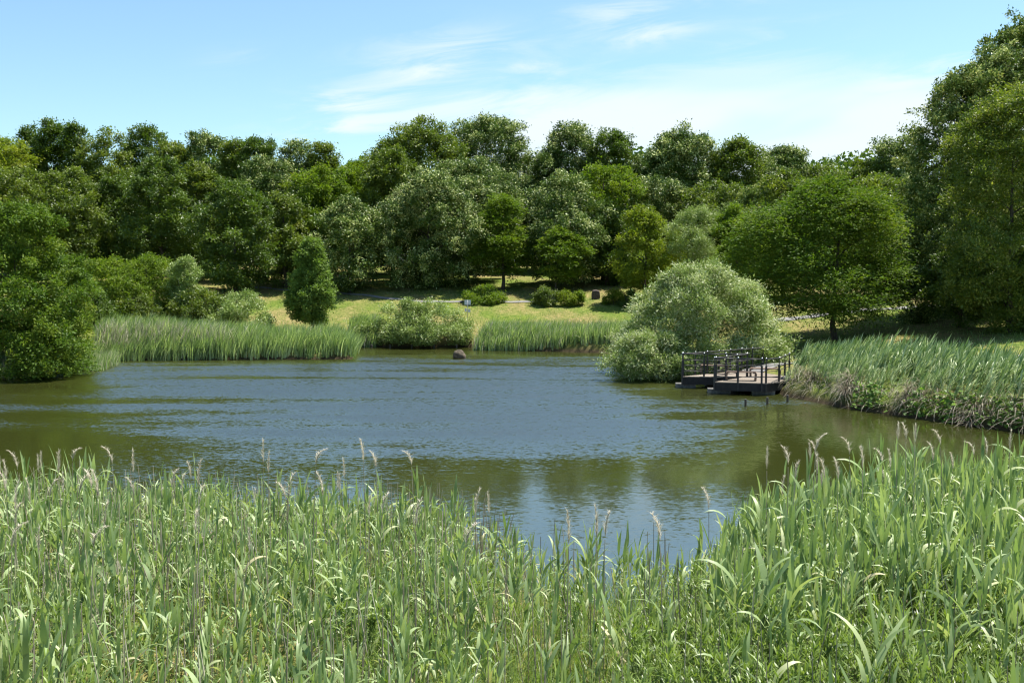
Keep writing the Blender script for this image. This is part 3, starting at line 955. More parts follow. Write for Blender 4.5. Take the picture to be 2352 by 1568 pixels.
def build_deck():
    root = thing('viewing_deck', 'black railed timber viewing deck over the water at right', 'deck', (pA[0], pA[1], 0))
    O = np.array((pA[0], pA[1], 0.0))

    def v3(p, z):
        return Vector((p[0] - O[0], p[1] - O[1], z))
    outline = [pC, pE, pA, pB, pH, pG, pF]
    # planks: clip strips of the outline along the direction A->B
    u = unit(pB - pA)
    w = np.array((-u[1], u[0]))
    loc = [(float((p - pA) @ u), float((p - pA) @ w)) for p in outline]
    bm = bmesh.new()
    tl = []
    y0, y1 = min(q[1] for q in loc), max(q[1] for q in loc)
    k = 0
    yy = y0
    while yy < y1 - 0.02:
        ym = yy + 0.07
        xs = []
        for (ax, ay), (bx, by) in zip(loc, loc[1:] + loc[:1]):
            if (ay > ym) != (by > ym):
                xs.append(ax + (ym - ay) / (by - ay) * (bx - ax))
        xs.sort()
        for xa, xb in zip(xs[::2], xs[1::2]):
            c = pA + u * (xa + xb) / 2 + w * ym
            n0 = len(bm.verts)
            add_box(bm, (c[0] - O[0], c[1] - O[1], DZ - 0.02), (xb - xa + 0.06, 0.133, 0.04), math.atan2(u[1], u[0]))
            tl += [random.random()] * (len(bm.verts) - n0)
        yy += 0.14
        k += 1
    me = bm_mesh('planks', bm, M_PLANK)
    at_ = me.attributes.new('tint', 'FLOAT', 'POINT')
    at_.data.foreach_set('value', np.array(tl, np.float32))
    link('planking', me, root)

    # edge beams below the boards
    def beam(a, b, zt, zb, th, name):
        a, b = v3(a, 0), v3(b, 0)
        d = b - a
        bm = bmesh.new()
        add_box(bm, ((a.x + b.x) / 2, (a.y + b.y) / 2, (zt + zb) / 2), (d.length, th, zt - zb), math.atan2(d.y, d.x))
        link(name, bm_mesh(name, bm, M_BEAM), root)
    ins = 0.05
    for a, b in ((pC, pE), (pE, pA), (pA, pB), (pB, pH), (pH, pG), (pF, pC)):
        d = unit(b - a)
        beam(a + d * 0.06 - np.array((-d[1], d[0])) * -ins, b - d * 0.06 - np.array((-d[1], d[0])) * -ins, DZ - 0.045, DZ - 0.40, 0.08, 'edge_beam')
    # joists
    for t in (0.25, 0.5, 0.75):
        a = pC * (1 - t) + pE * t
        b = pF * (1 - t) + pG * t
        beam(a + unit(b - a) * .2, b - unit(b - a) * .2, DZ - 0.06, DZ - 0.30, 0.07, 'joist')
    # concrete footings
    for px, py, sx in ((1577, 890.5, 0.98), (1654, 903.0, 1.05), (1756, 906.0, 1.05), (1640, 886, 0.8), (1720, 890, 0.8)):
        p = np.array(on_water(px, py))
        bm = bmesh.new()
        add_box(bm, (p[0] - O[0], p[1] + 0.3 - O[1], 0.02), (sx, 0.55, 0.36), -0.12, 0.015)
        link('footing', bm_mesh('footing', bm, M_CONC), root)
        bm = bmesh.new()
        add_box(bm, (p[0] - O[0], p[1] + 0.3 - O[1], 0.215), (0.16, 0.16, 0.06), -0.12)
        link('bearing', bm_mesh('bearing', bm, M_BEAM), root)

    # railings
    def rail_run(pts, name='railing'):
        """posts at the points, four rails between neighbours"""
        for p in pts:
            b = v3(p, 0)
            bm = bmesh.new()
            add_box(bm, (b.x, b.y, DZ + 0.20), (0.075, 0.075, 1.20), 0.2, 0.006)
            add_tube(bm, [(b.x, b.y, DZ + 0.8), (b.x, b.y, DZ + 1.12)], [0.022, 0.022], 8)
            po = link('post', bm_mesh('post', bm, M_IRON), root)
            bm = bmesh.new()
            bmesh.ops.create_icosphere(bm, subdivisions=2, radius=0.038, matrix=Matrix.Translation((b.x, b.y, DZ + 1.15)))
            link('cap', bm_mesh('cap', bm, M_CAP, True), po)
        for a, b in zip(pts, pts[1:]):
            a3, b3 = v3(a, 0), v3(b, 0)
            for h, rr in ((1.11, 0.028), (0.80, 0.015), (0.53, 0.015), (0.26, 0.015)):
                bm = bmesh.new()
                add_tube(bm, [a3 + Vector((0, 0, DZ + h)), b3 + Vector((0, 0, DZ + h))], [rr, rr], 7)
                link('handrail' if h > 1 else 'rail', bm_mesh('rail', bm, M_IRON, True), root)

    def sub(a, b, n):
        return [a + (b - a) * i / n for i in range(n + 1)]
    i1 = unit(pE - pC)
    q = np.array((-i1[1], i1[0])) * 0.06
    rail_run(sub(pC + q, pE + q, 3))
    rail_run(sub(pA + q, pB + q - i1 * .2, 2))
    rail_run(sub(pA + q + np.array((.08, .06)), pE + q + np.array((-.05, -.12)), 3))
    rail_run([pB + q, pH + q * 1.2, pH + (pG - pH) * 0.55 + q * 0, pG + q * 0 - np.array((0.0, 0.05))])
    rail_run(sub(pC + q + np.array((.06, .1)), pF - q, 7))
    return root

build_deck()

def bench(px, py, length, rz, label):
    p = dk(px, py, DZ)
    root = thing('bench', label, 'bench', (p[0], p[1], DZ + 0.003), rz, 'benches on the deck')
    for y in (-0.15, 0, 0.15):
        bm = bmesh.new()
        add_box(bm, (0, y, 0.405), (length - 0.12, 0.135, 0.045), 0, 0.006)
        link('seat_plank', bm_mesh('seat_plank', bm, M_BENCH), root)
    for s in (-1, 1):
        bm = bmesh.new()
        prof = [(length / 2 - 0.02 - 0.06 * 0, 0.0), (length / 2 - 0.01, 0.18), (length / 2, 0.30), (length / 2 - 0.02, 0.38), (length / 2 - 0.08, 0.43), (length / 2 - 0.16, 0.435)]
        inner = [(x - 0.09 if z < 0.36 else x - 0.03, z if z < 0.36 else z - 0.075) for x, z in prof]
        for y0 in (-0.22,):
            vs0 = [bm.verts.new((s * x, y0, z)) for x, z in prof + inner[::-1]]
            f = bm.faces.new(vs0)
            ex = bmesh.ops.extrude_face_region(bm, geom=[f])
            bmesh.ops.translate(bm, verts=[v for v in ex['geom'] if isinstance(v, bmesh.types.BMVert)], vec=(0, 0.44, 0))
        link('leg', bm_mesh('leg', bm, M_BENCH), root)

bench(1702, 873.5, 1.45, -0.2, 'slatted bench with curled ends nearest the front railing of the deck')
bench(1757, 865, 1.5, -0.2, 'slatted bench behind the front bench, toward the path end of deck')
bench(1640, 857.5, 1.4, -0.2, 'slatted bench at the back left railing below the willow')

# ------------------------------------------------------------------ small things
M_PILE = solid_mat('wet_timber', (0.025, 0.022, 0.018), (0.10, 0.085, 0.06), 9, 0.8, stretch=(1, 1, .3))
M_STONE = solid_mat('boulder_stone', (0.040, 0.033, 0.023), (0.135, 0.108, 0.075), 4, 0.95, bump=0.8)
M_SLAB = solid_mat('dark_stone', (0.055, 0.042, 0.036), (0.13, 0.10, 0.085), 5, 0.9, bump=0.7)
M_SIGN = solid_mat('sign_back', (0.50, 0.54, 0.60), (0.60, 0.63, 0.68), 3, 0.45, spec=0.5)
M_POLE = solid_mat('sign_pole', (0.24, 0.24, 0.25), (0.34, 0.34, 0.35), 6, 0.45, metal=0.6)

def pile(px, py, h, rad, label, group):
    x, y = on_water(px, py)
    root = thing('mooring_pile', label, 'post', (x, y, 0), random.uniform(0, 6), group)
    bm = bmesh.new()
    add_tube(bm, [(0, 0, -0.6), (0.0, 0, h * .5), (0.01, 0, h - 0.02)], [rad, rad, rad * 0.97], 10)
    link('shaft', bm_mesh('shaft', bm, M_PILE, False), root)
    bm = bmesh.new()
    add_tube(bm, [(0.01, 0, h - 0.02), (0.01, 0, h)], [rad * 0.96, rad * 0.85], 10)
    link('cut_top', bm_mesh('cut_top', bm, M_CONC, False), root)

for px, py, l in ((1712.5, 932, 'leftmost'), (1762.5, 928, 'middle'), (1809, 922.5, 'rightmost')):
    pile(px, py, 0.30, 0.052, l + ' of the three short wooden posts in front of the deck', 'posts in front of the deck')
for i, px in enumerate((815, 853.5, 896, 946, 997, 1049)):
    pile(px, 799, 0.26, 0.075, ('first', 'second', 'third', 'fourth', 'fifth', 'sixth')[i] + ' small post from the left along the far waterline', 'posts along the far waterline')
bm = bmesh.new()
a, b = on_water(818, 796.6), on_water(1088, 796.6)
add_box(bm, ((a[0] + b[0]) / 2, a[1] + 0.12, 0.06), (b[0] - a[0], 0.05, 0.16), 0)
tag(link('edging_board', bm_mesh('edging_board', bm, M_CONC)), 'thin grey edging board along the far waterline below the willow bush', 'board')

def rock(name, label, cat, loc, size, seed, mat, square=0.5, sub=4, rz=0.0, amp=0.10):
    from mathutils import noise
    bm = bmesh.new()
    bmesh.ops.create_icosphere(bm, subdivisions=sub, radius=1.0)
    for v in bm.verts:
        c = v.co
        m_ = max(abs(c.x), abs(c.y), abs(c.z))
        c = c.lerp(c / m_ * 0.86, square)
        n = noise.fractal(c * 1.1 + Vector((seed, seed * 2, 0)), 1.0, 2.0, 4) * amp + noise.noise(c * 0.9 + Vector((seed, 0, 9))) * amp * 1.6
        v.co = Vector((c.x * size[0] / 2, c.y * size[1] / 2, c.z * size[2] / 2)) * (1 + n)
    o = link(name, bm_mesh(name, bm, mat, True))
    o.location = loc
    o.rotation_euler = (0.04, 0.03, rz)
    return tag(o, label, cat)

x, y = on_water(1054, 823.5)
rock('boulder', 'grey brown boulder rising alone from the far water', 'rock', (x, y + .25, 0.22), (0.90, 0.78, 0.70), 3.3, M_STONE, 0.25)
x, y, z = on_ground(1368.5, 687)
rock('standing_stone', 'dark upright stone slab with notched top on the lawn', 'stone', (x, y, z + 0.36), (0.84, 0.45, 1.05), 8.1, M_SLAB, 0.6, rz=0.15, amp=0.09)
x, y = dk(1797, 871, DZ)
rock('boulder', 'small pale rock beside the deck at the edge of the reeds', 'rock', (x + .2, y + .1, 0.5), (0.55, 0.5, 0.5), 5.7, M_CONC, 0.4, 3)

def sign():
    d = 79.0
    p = at(1074.1, 700, d)
    z0 = gz(p[0], d)
    top = at(1074.1, 688.9, d)[2] - z0
    root = thing('sign', 'small grey backed sign on a thin pole above the low willow bush', 'sign', (p[0], d, z0))
    k = d / FPX
    bm = bmesh.new()
    add_tube(bm, [(0, -0.03, -0.2), (0, -0.03, top - .01)], [0.022, 0.022], 8)
    link('pole', bm_mesh('pole', bm, M_POLE, True), root)
    bm = bmesh.new()
    add_box(bm, (0, 0.008, top - 5.5 * k), (14.4 * k, 0.02, 11 * k), 0, 0.004)
    link('board', bm_mesh('board', bm, M_SIGN), root)
    for dx, w_, dz in ((-4.6, 4.6, 23.0), (3.6, 5.2, 24.5)):
        bm = bmesh.new()
        add_box(bm, (dx * k, 0.008, top - dz * k), (w_ * k, 0.02, 7.5 * k), 0, 0.004)
        link('plate', bm_mesh('plate', bm, M_SIGN), root)

sign()

def building():
    M_BR = solid_mat('orange_brick', (0.33, 0.15, 0.08), (0.46, 0.22, 0.12), 9, 0.9, stretch=(1, 1, 4))
    M_RF = solid_mat('grey_roof', (0.10, 0.10, 0.10), (0.16, 0.15, 0.15), 5, 0.8)
    M_GL = solid_mat('dark_glass', (0.02, 0.025, 0.03), (0.03, 0.035, 0.04), 5, 0.1, spec=0.6)
    d = 131.0
    x0 = at(1404, 610, d)[0]
    z0 = gz(x0, d) - 0.1
    root = thing('brick_building', 'orange brick building glimpsed between the trunks', 'building', (x0, d, z0))
    bm = bmesh.new()
    add_box(bm, (-1.5, 3, 1.5), (8, 6, 3.0))
    link('wall', bm_mesh('wall', bm, M_BR), root)
    bm = bmesh.new()
    r = bmesh.ops.create_cube(bm, size=1.0, matrix=Matrix.Translation((-1.5, 3, 3.45)) @ Matrix.Diagonal((9, 7, 0.9, 1)))
    for v in r['verts']:
        if v.co.z > 3.5:
            v.co.y = 3 + (v.co.y - 3) * 0.1
    link('roof', bm_mesh('roof', bm, M_RF), root)
    for xx in (-4, -1.4):
        bm = bmesh.new()
        add_box(bm, (xx, -0.02, 1.7), (1.2, 0.06, 1.0))
        link('window', bm_mesh('window', bm, M_GL), root)
    xp = at(1416, 610, 126)[0]
    bm = bmesh.new()
    add_tube(bm, [(0, 0, -.2), (0, 0, 4.5)], [0.17, 0.14], 10)
    o = link('utility_pole', bm_mesh('utility_pole', bm, M_CONC, True))
    o.location = (xp, 126, gz(xp, 126))
    tag(o, 'pale concrete pole in front of the orange brick wall', 'pole')

building()

# ------------------------------------------------------------------ reeds, grasses, weeds
M_REED = leaf_mat('reed_leaf', [(0.0, (0.09, 0.14, 0.045)), (0.45, (0.215, 0.305, 0.115)), (0.75, (0.38, 0.465, 0.210)), (0.93, (0.46, 0.49, 0.25)), (1.0, (0.58, 0.51, 0.30))],
                  0.32, 0.03, 0.5, (1.15, 1.22, 0.6))
M_RSTEM = leaf_mat('reed_stem', [(0.0, (0.12, 0.17, 0.06)), (0.5, (0.23, 0.27, 0.11)), (1.0, (0.42, 0.36, 0.24))], 0.05, 0.03)
M_STRAW = leaf_mat('dry_straw', [(0.0, (0.17, 0.14, 0.10)), (0.5, (0.38, 0.33, 0.25)), (1.0, (0.70, 0.66, 0.48))], 0.2, 0.02, tr_gain=(1, 1, 1))
M_PLUME = leaf_mat('plume', [(0.0, (0.42, 0.37, 0.27)), (0.5, (0.64, 0.58, 0.46)), (1.0, (0.82, 0.77, 0.64))], 0.5, 0.02, tr_gain=(1, 1, 1))
M_GRASS = leaf_mat('grass_blade', [(0.0, (0.075, 0.14, 0.025)), (0.5, (0.15, 0.23, 0.05)), (0.85, (0.26, 0.32, 0.10)), (1.0, (0.42, 0.38, 0.22))], 0.42, 0.03, 0.5)
M_WEED = leaf_mat('weed_leaf', [(0.0, (0.060, 0.115, 0.020)), (0.5, (0.130, 0.200, 0.036)), (1.0, (0.25, 0.32, 0.075))], 0.36, 0.025)
M_VINE = leaf_mat('vine_leaf', [(0.0, (0.06, 0.13, 0.02)), (0.5, (0.12, 0.22, 0.035)), (1.0, (0.22, 0.32, 0.08))], 0.40, 0.02)
M_BANK = leaf_mat('bank_grass', [(0.0, (0.071, 0.131, 0.041)), (0.45, (0.182, 0.268, 0.102)), (0.75, (0.364, 0.459, 0.211)), (1.0, (0.607, 0.688, 0.378))], 0.35, 0.03, 0.45)

def blades(r, base, az, el, length, width, bend, seg=5, twist=0.0, prof='blade', wind=(0, 0)):
    """n ribbon leaves; returns verts (n, seg+1, 2, 3)"""
    n = len(base)
    s = np.linspace(0, 1, seg + 1)
    th = el[:, None] - bend[:, None] * s[None] ** 1.4
    st = length[:, None] / seg
    hd = np.c_[np.cos(az), np.sin(az)]
    hx = np.cumsum(np.c_[np.zeros(n), (np.cos(th) * st)[:, :-1]], 1)
    hz = np.cumsum(np.c_[np.zeros(n), (np.sin(th) * st)[:, :-1]], 1)
    C = np.empty((n, seg + 1, 3))
    C[..., 0] = base[:, None, 0] + hx * hd[:, None, 0] + wind[0] * s ** 2 * length[:, None]
    C[..., 1] = base[:, None, 1] + hx * hd[:, None, 1] + wind[1] * s ** 2 * length[:, None]
    C[..., 2] = base[:, None, 2] + hz
    if prof == 'reed':
        wv = np.clip(np.minimum(0.45 + 2.4 * s, 1.0), 0, 1) * np.clip(1 - s, 0, 1) ** 0.62
    else:
        wv = np.clip(1 - s, 0, 1) ** 0.7
    wv = np.maximum(wv, 0.03)
    tw = np.broadcast_to(np.asarray(twist, float), (n,))
    ang = az[:, None] + np.pi / 2 + tw[:, None] * s[None]
    tilt = tw[:, None] * s[None] * 0.5
    sd = np.stack([np.cos(ang) * np.cos(tilt), np.sin(ang) * np.cos(tilt), np.sin(tilt)], -1)
    half = (width[:, None] * wv[None] * 0.5)[..., None] * sd
    return np.stack([C - half, C + half], 2)

def ribbon_quads(n, seg):
    i = np.arange(n)[:, None] * (seg + 1) * 2 + np.arange(seg)[None] * 2
    return np.stack([i, i + 1, i + 3, i + 2], -1).reshape(-1, 4)

class Bag:
    """collects ribbons into one mesh"""
    def __init__(self):
        self.V, self.Q, self.T, self.M, self.n = [], [], [], [], 0

    def add(self, V, Q, T, mi=0):
        self.V.append(V.reshape(-1, 3))
        self.Q.append(Q + self.n)
        self.T.append(T)
        self.M.append(np.full(len(Q), mi))
        self.n += len(self.V[-1])

    def ribbons(self, r, *a, tint, seg=5, mi=0, **k):
        V = blades(r, *a, seg=seg, **k)
        self.add(V, ribbon_quads(len(V), seg), np.repeat(tint, (seg + 1) * 2), mi)

    def mesh(self, name, mats, smooth=True):
        return np_mesh(name, np.concatenate(self.V), np.concatenate(self.Q), mats, np.concatenate(self.T), np.concatenate(self.M), smooth)

    def arrays(self):
        return np.concatenate(self.V), np.concatenate(self.Q), np.concatenate(self.T), np.concatenate(self.M)

def tube_bag(bag, pts, rad, tint, mi=0, seg=4):
    pts = np.asarray(pts, float)
    n = len(pts)
    d = unit(np.gradient(pts, axis=0))
    a = unit(np.cross(d, np.array((0.3, 1.0, 0.1))))
    b = np.cross(d, a)
    ph = np.arange(seg) * 2 * np.pi / seg
    V = pts[:, None] + (a[:, None] * np.cos(ph)[None, :, None] + b[:, None] * np.sin(ph)[None, :, None]) * np.asarray(rad)[:, None, None]
    i = np.arange(n - 1)[:, None] * seg
    k = np.arange(seg)[None]
    k1 = (k + 1) % seg
    Q = np.stack([i + k, i + k1, i + seg + k1, i + seg + k], -1).reshape(-1, 4)
    bag.add(V, Q, np.full(n * seg, tint), mi)

def reed_proto(seed, wide=1.0):
    """one common reed, 1 unit = 1 m at height 2 m: stem + long arching blades; leans down wind (+x)"""
    r = np.random.default_rng(seed)
    H = 1.75 * r.uniform(0.92, 1.08)
    lx, ly = r.normal(0.10, 0.12 if seed % 5 else 0.4), r.normal(0, 0.10 if seed % 5 else .3)
    z = np.linspace(0, H, 7)
    pts = np.c_[lx * (z / H) ** 1.8, ly * (z / H) ** 1.8, z]
    st = Bag()
    tube_bag(st, pts, np.linspace(0.0065, 0.0025, 7), 0.35 + r.uniform(-.2, .2))
    lf = Bag()
    n = int(r.integers(7, 11))
    hs = np.linspace(0.30, 0.985, n) + r.normal(0, .012, n)
    hs = np.clip(hs, .2, 1)
    base = np.c_[np.interp(hs * H, z, pts[:, 0]), np.interp(hs * H, z, pts[:, 1]), hs * H]
    az0 = r.uniform(0, 6.28)
    az = az0 + np.pi * np.arange(n) + r.normal(0, 0.45, n)
    # the wind swings blades toward +x
    az = np.arctan2(np.sin(az), np.cos(az) + (0.35 if wide == 1 else 1.0))
    el = np.radians(r.uniform(55, 80, n))
    el[-2:] = np.radians(r.uniform(80, 90, 2))
    bend = np.radians(np.where(r.uniform(0, 1, n) < 0.42, r.uniform(65, 140, n), r.uniform(8, 60, n)))
    bend[-2:] = np.radians(r.uniform(0, 25, 2))
    L = r.uniform(0.54, 1.04, n) * (0.8 + 0.3 * np.sin(hs * 3))
    W = r.uniform(0.068, 0.142, n) * (0.8 if wide > 1 else 1)
    if wide > 1:
        bend *= 0.6
    t = np.clip(r.normal(0.55, 0.18, n), 0, 0.92)
    t[0] = 0.97 if r.uniform() < 0.5 else t[0]
    lf.ribbons(r, base, az, el, L, W, bend, tint=t, seg=7, twist=r.normal(0, 0.9, n), prof='reed')
    return st, lf

def weed_proto(seed):
    """leafy upright weed: a stem with whorls of narrow pointed leaves"""
    r = np.random.default_rng(seed)
    st, lf = Bag(), Bag()
    for s in range(int(r.integers(2, 5))):
        H = r.uniform(0.6, 1.05)
        dx, dy = r.normal(0, .16, 2)
        z = np.linspace(0, H, 5)
        pts = np.c_[dx * z / H + r.normal(0, .03), dy * z / H, z]
        tube_bag(st, pts, np.linspace(.005, .002, 5), 0.3)
        n = 34
        hs = np.sort(r.beta(2.0, 1.0, n))
        base = np.c_[np.interp(hs * H, z, pts[:, 0]), np.interp(hs * H, z, pts[:, 1]), hs * H]
        az = np.arange(n) * 2.4 + r.normal(0, .3, n)
        el = np.radians(np.clip(r.normal(28, 15, n) + hs ** 6 * 40, -10, 85))
        lf.ribbons(r, base, az, el, r.uniform(.09, .16, n), r.uniform(.018, .030, n), np.radians(r.uniform(5, 70, n)), tint=np.clip(r.normal(.42, .15, n) + hs ** 4 * .3, 0, 1), seg=3, prof='reed')
    return st, lf

def scatter(name, cat, label, group, protos, mats, pts, n_single, stuff_name, stuff_label, part_names):
    """pts rows: x, y, z, rot, scale, proto; the rows that come first become things, the rest one mass"""
    P = []
    for st, lf in protos:
        P.append((st, lf, st.mesh(part_names[0], [mats[0]]), lf.mesh(part_names[1], [mats[1]])))
    for x, y, z, rz, s, k in pts[:n_single]:
        st, lf, ms, ml = P[int(k)]
        t = thing(name, label, cat, (x, y, z), rz, group)
        t.scale = (s, s, s)
        link(part_names[0], ms, t)
        link(part_names[1], ml, t)
    rest = pts[n_single:]
    bag = Bag()
    for k, (st, lf, _, _) in enumerate(P):
        q = rest[rest[:, 5].astype(int) == k]
        if not len(q):
            continue
        c, s = np.cos(q[:, 3])[:, None], np.sin(q[:, 3])[:, None]
        for b, mi in ((st, 0), (lf, 1)):
            V, Q, T, _ = b.arrays()
            W = np.empty((len(q), len(V), 3))
            W[..., 0] = (V[:, 0] * c - V[:, 1] * s) * q[:, 4:5] + q[:, 0:1]
            W[..., 1] = (V[:, 0] * s + V[:, 1] * c) * q[:, 4:5] + q[:, 1:2]
            W[..., 2] = V[:, 2] * q[:, 4:5] + q[:, 2:3]
            QQ = (Q[None] + (np.arange(len(q)) * len(V))[:, None, None]).reshape(-1, 4)
            jit = rng.normal(0, 0.06, (len(q), 1))
            bag.add(W, QQ, np.clip(T[None] + jit, 0, 1).ravel(), mi)
    if bag.n:
        o = link(stuff_name, bag.mesh(stuff_name, mats))
        o['kind'] = 'stuff'
        tag(o, stuff_label, cat)

def sample_fore(n, d0, d1):
    """points spread evenly over the near bank inside the frame"""
    d = np.sqrt(rng.uniform(d0 ** 2, d1 ** 2, n))
    x = rng.uniform(-0.56, 0.56, n) * d
    px = CX + FPX * x / d
    return x, d, px

def fore_reeds():
    x, y, px = sample_fore(6300, 7.3, 22.5)
    s = shore_dist(x, y)
    d = y
    left = np.clip((1180 - px) / 220, 0, 1)
    right = np.clip((px - 1560) / 180, 0, 1)
    mid = 1 - np.maximum(left, right)
    dens = left * np.where(d < 9, 0.8, 0.78) + right * np.where(d > 12.5, 0.85, np.where(d > 10.8, .45, 0.17)) + mid * np.where(d > 16.3, 0.16, np.where(d > 13, 0.24, 0.24))
    ok = (rng.uniform(0, 1, len(x)) < dens) & (s > np.where(right > .5, -1.0, -0.8) + rng.normal(0, .35, len(x)))
    x, y, px, s = x[ok], y[ok], px[ok], s[ok]
    z = np.maximum(ground_z(x, y), -0.25)
    left, right = np.clip((1180 - px) / 220, 0, 1), np.clip((px - 1560) / 180, 0, 1)
    sc = 0.45 + 0.14 * right - 0.01 * (1 - np.maximum(left, right)) + rng.normal(0, 0.05, len(x)) + 0.07 * np.sin(x * 1.9 + 2 * np.sin(y * .8)) * np.sin(y * 1.3 + x * .5)
    sc *= np.where(rng.uniform(0, 1, len(x)) < 0.10, rng.uniform(1.15, 1.42, len(x)), 1.0)
    sc *= np.clip(0.86 + (y - 6) * 0.012, 0.8, 1.0)
    rz = rng.normal(0, 0.75, len(x))
    k = rng.integers(0, 26, len(x))
    pts = np.c_[x, y, z - 0.03, rz, sc, k]
    # nearest first
    inside = np.abs(px - CX) < 1180
    key = y + np.where(inside, 0, 100)
    pts = pts[np.argsort(key)]
    scatter('reed', 'reed', 'tall green reed with long arching blades in the near reed bed', 'near reeds', [reed_proto(100 + i) for i in range(26)], [M_RSTEM, M_REED], pts, 300,
            'reed_bed', 'dense green reed bed along the near bank', ('stem', 'foliage'))

fore_reeds()

def fore_weeds():
    x, y, px = sample_fore(3600, 8.0, 14.5)
    dens = np.clip((px - 1420) / 250, 0.0, 1) * np.where(y < 12.0, 1, .22) * 0.95 + 0.05
    ok = (rng.uniform(0, 1, len(x)) < dens)
    x, y, px = x[ok], y[ok], px[ok]
    pts = np.c_[x, y, ground_z(x, y), rng.uniform(0, 6.28, len(x)), rng.uniform(.6, 1.05, len(x)), rng.integers(0, 12, len(x))]
    pts = pts[np.argsort(np.where(np.abs(px - CX) < 1180, y, 100 + y) + np.where(y < 8.8, 50, 0))]
    scatter('weed', 'weed', 'bright green leafy weed on the near bank below the reeds', 'leafy weeds on the near bank', [weed_proto(300 + i) for i in range(12)], [M_RSTEM, M_WEED], pts, 200,
            'weeds', 'dense leafy weeds covering the near bank at lower right', ('stem', 'foliage'))

fore_weeds()

def fore_grass():
    r = rng
    n = 42000
    x, y, px = sample_fore(n, 7.5, 17.5)
    dens = np.clip((px - 500) / 500, 0.12, 1) * np.where(y > 14.5, .45, 1)
    ok = (r.uniform(0, 1, n) < dens) & (shore_dist(x, y) > 0.2)
    x, y = x[ok], y[ok]
    n = len(x)
    b = Bag()
    base = np.c_[x, y, ground_z(x, y) - 0.02]
    b.ribbons(r, base, r.uniform(0, 6.28, n), np.radians(r.uniform(60, 90, n)), r.uniform(.35, .95, n), r.uniform(.006, .012, n), np.radians(r.uniform(10, 110, n)),
              tint=np.clip(r.normal(.5, .2, n), 0, 1), seg=4, wind=(0.10, 0))
    o = link('bank_grass', b.mesh('bank_grass', [M_GRASS]))
    o['kind'] = 'stuff'
    tag(o, 'fine green grass between the reeds on the near bank', 'grass')
    # last year's stalks, standing and broken
    b = Bag()
    x, y, px = sample_fore(2700, 7.0, 21.5)
    ok = (shore_dist(x, y) > np.where((px > 1150) & (px < 1700), 0.8, -0.5)) & (r.uniform(0, 1, len(x)) < np.where(px < 1200, .8, .5))
    for xx, yy in zip(x[ok], y[ok]):
        h = r.uniform(0.7, 1.45)
        a, tl = r.uniform(0, 6.28), abs(r.normal(0, 0.14)) if r.uniform() < .88 else r.uniform(.5, 1.2)
        z0 = max(gz_fast(xx, yy), -.1)
        t = np.linspace(0, 1, 4)
        pts = np.c_[xx + h * np.sin(tl) * np.cos(a) * t, yy + h * np.sin(tl) * np.sin(a) * t, z0 + h * np.cos(tl) * t]
        tube_bag(b, pts, np.array((.008, .007, .006, .005)), np.clip(r.normal(.5, .2), 0, 1), seg=3)
    o = link('dry_stalks', b.mesh('dry_stalks', [M_STRAW]))
    o['kind'] = 'stuff'
    tag(o, 'thin grey dead reed stalks scattered through the near reed bed', 'stalks')

def gz_fast(x, y):
    i = int(np.clip((x + 14) / 0.5, 0, 56))
    j = int(np.clip((y - 4) / 0.5, 0, 40))
    return _GZ[j, i]

_X, _Y = np.meshgrid(np.arange(-14, 14.6, .5), np.arange(4, 24.6, .5))
_GZ = ground_z(_X, _Y)
fore_grass()

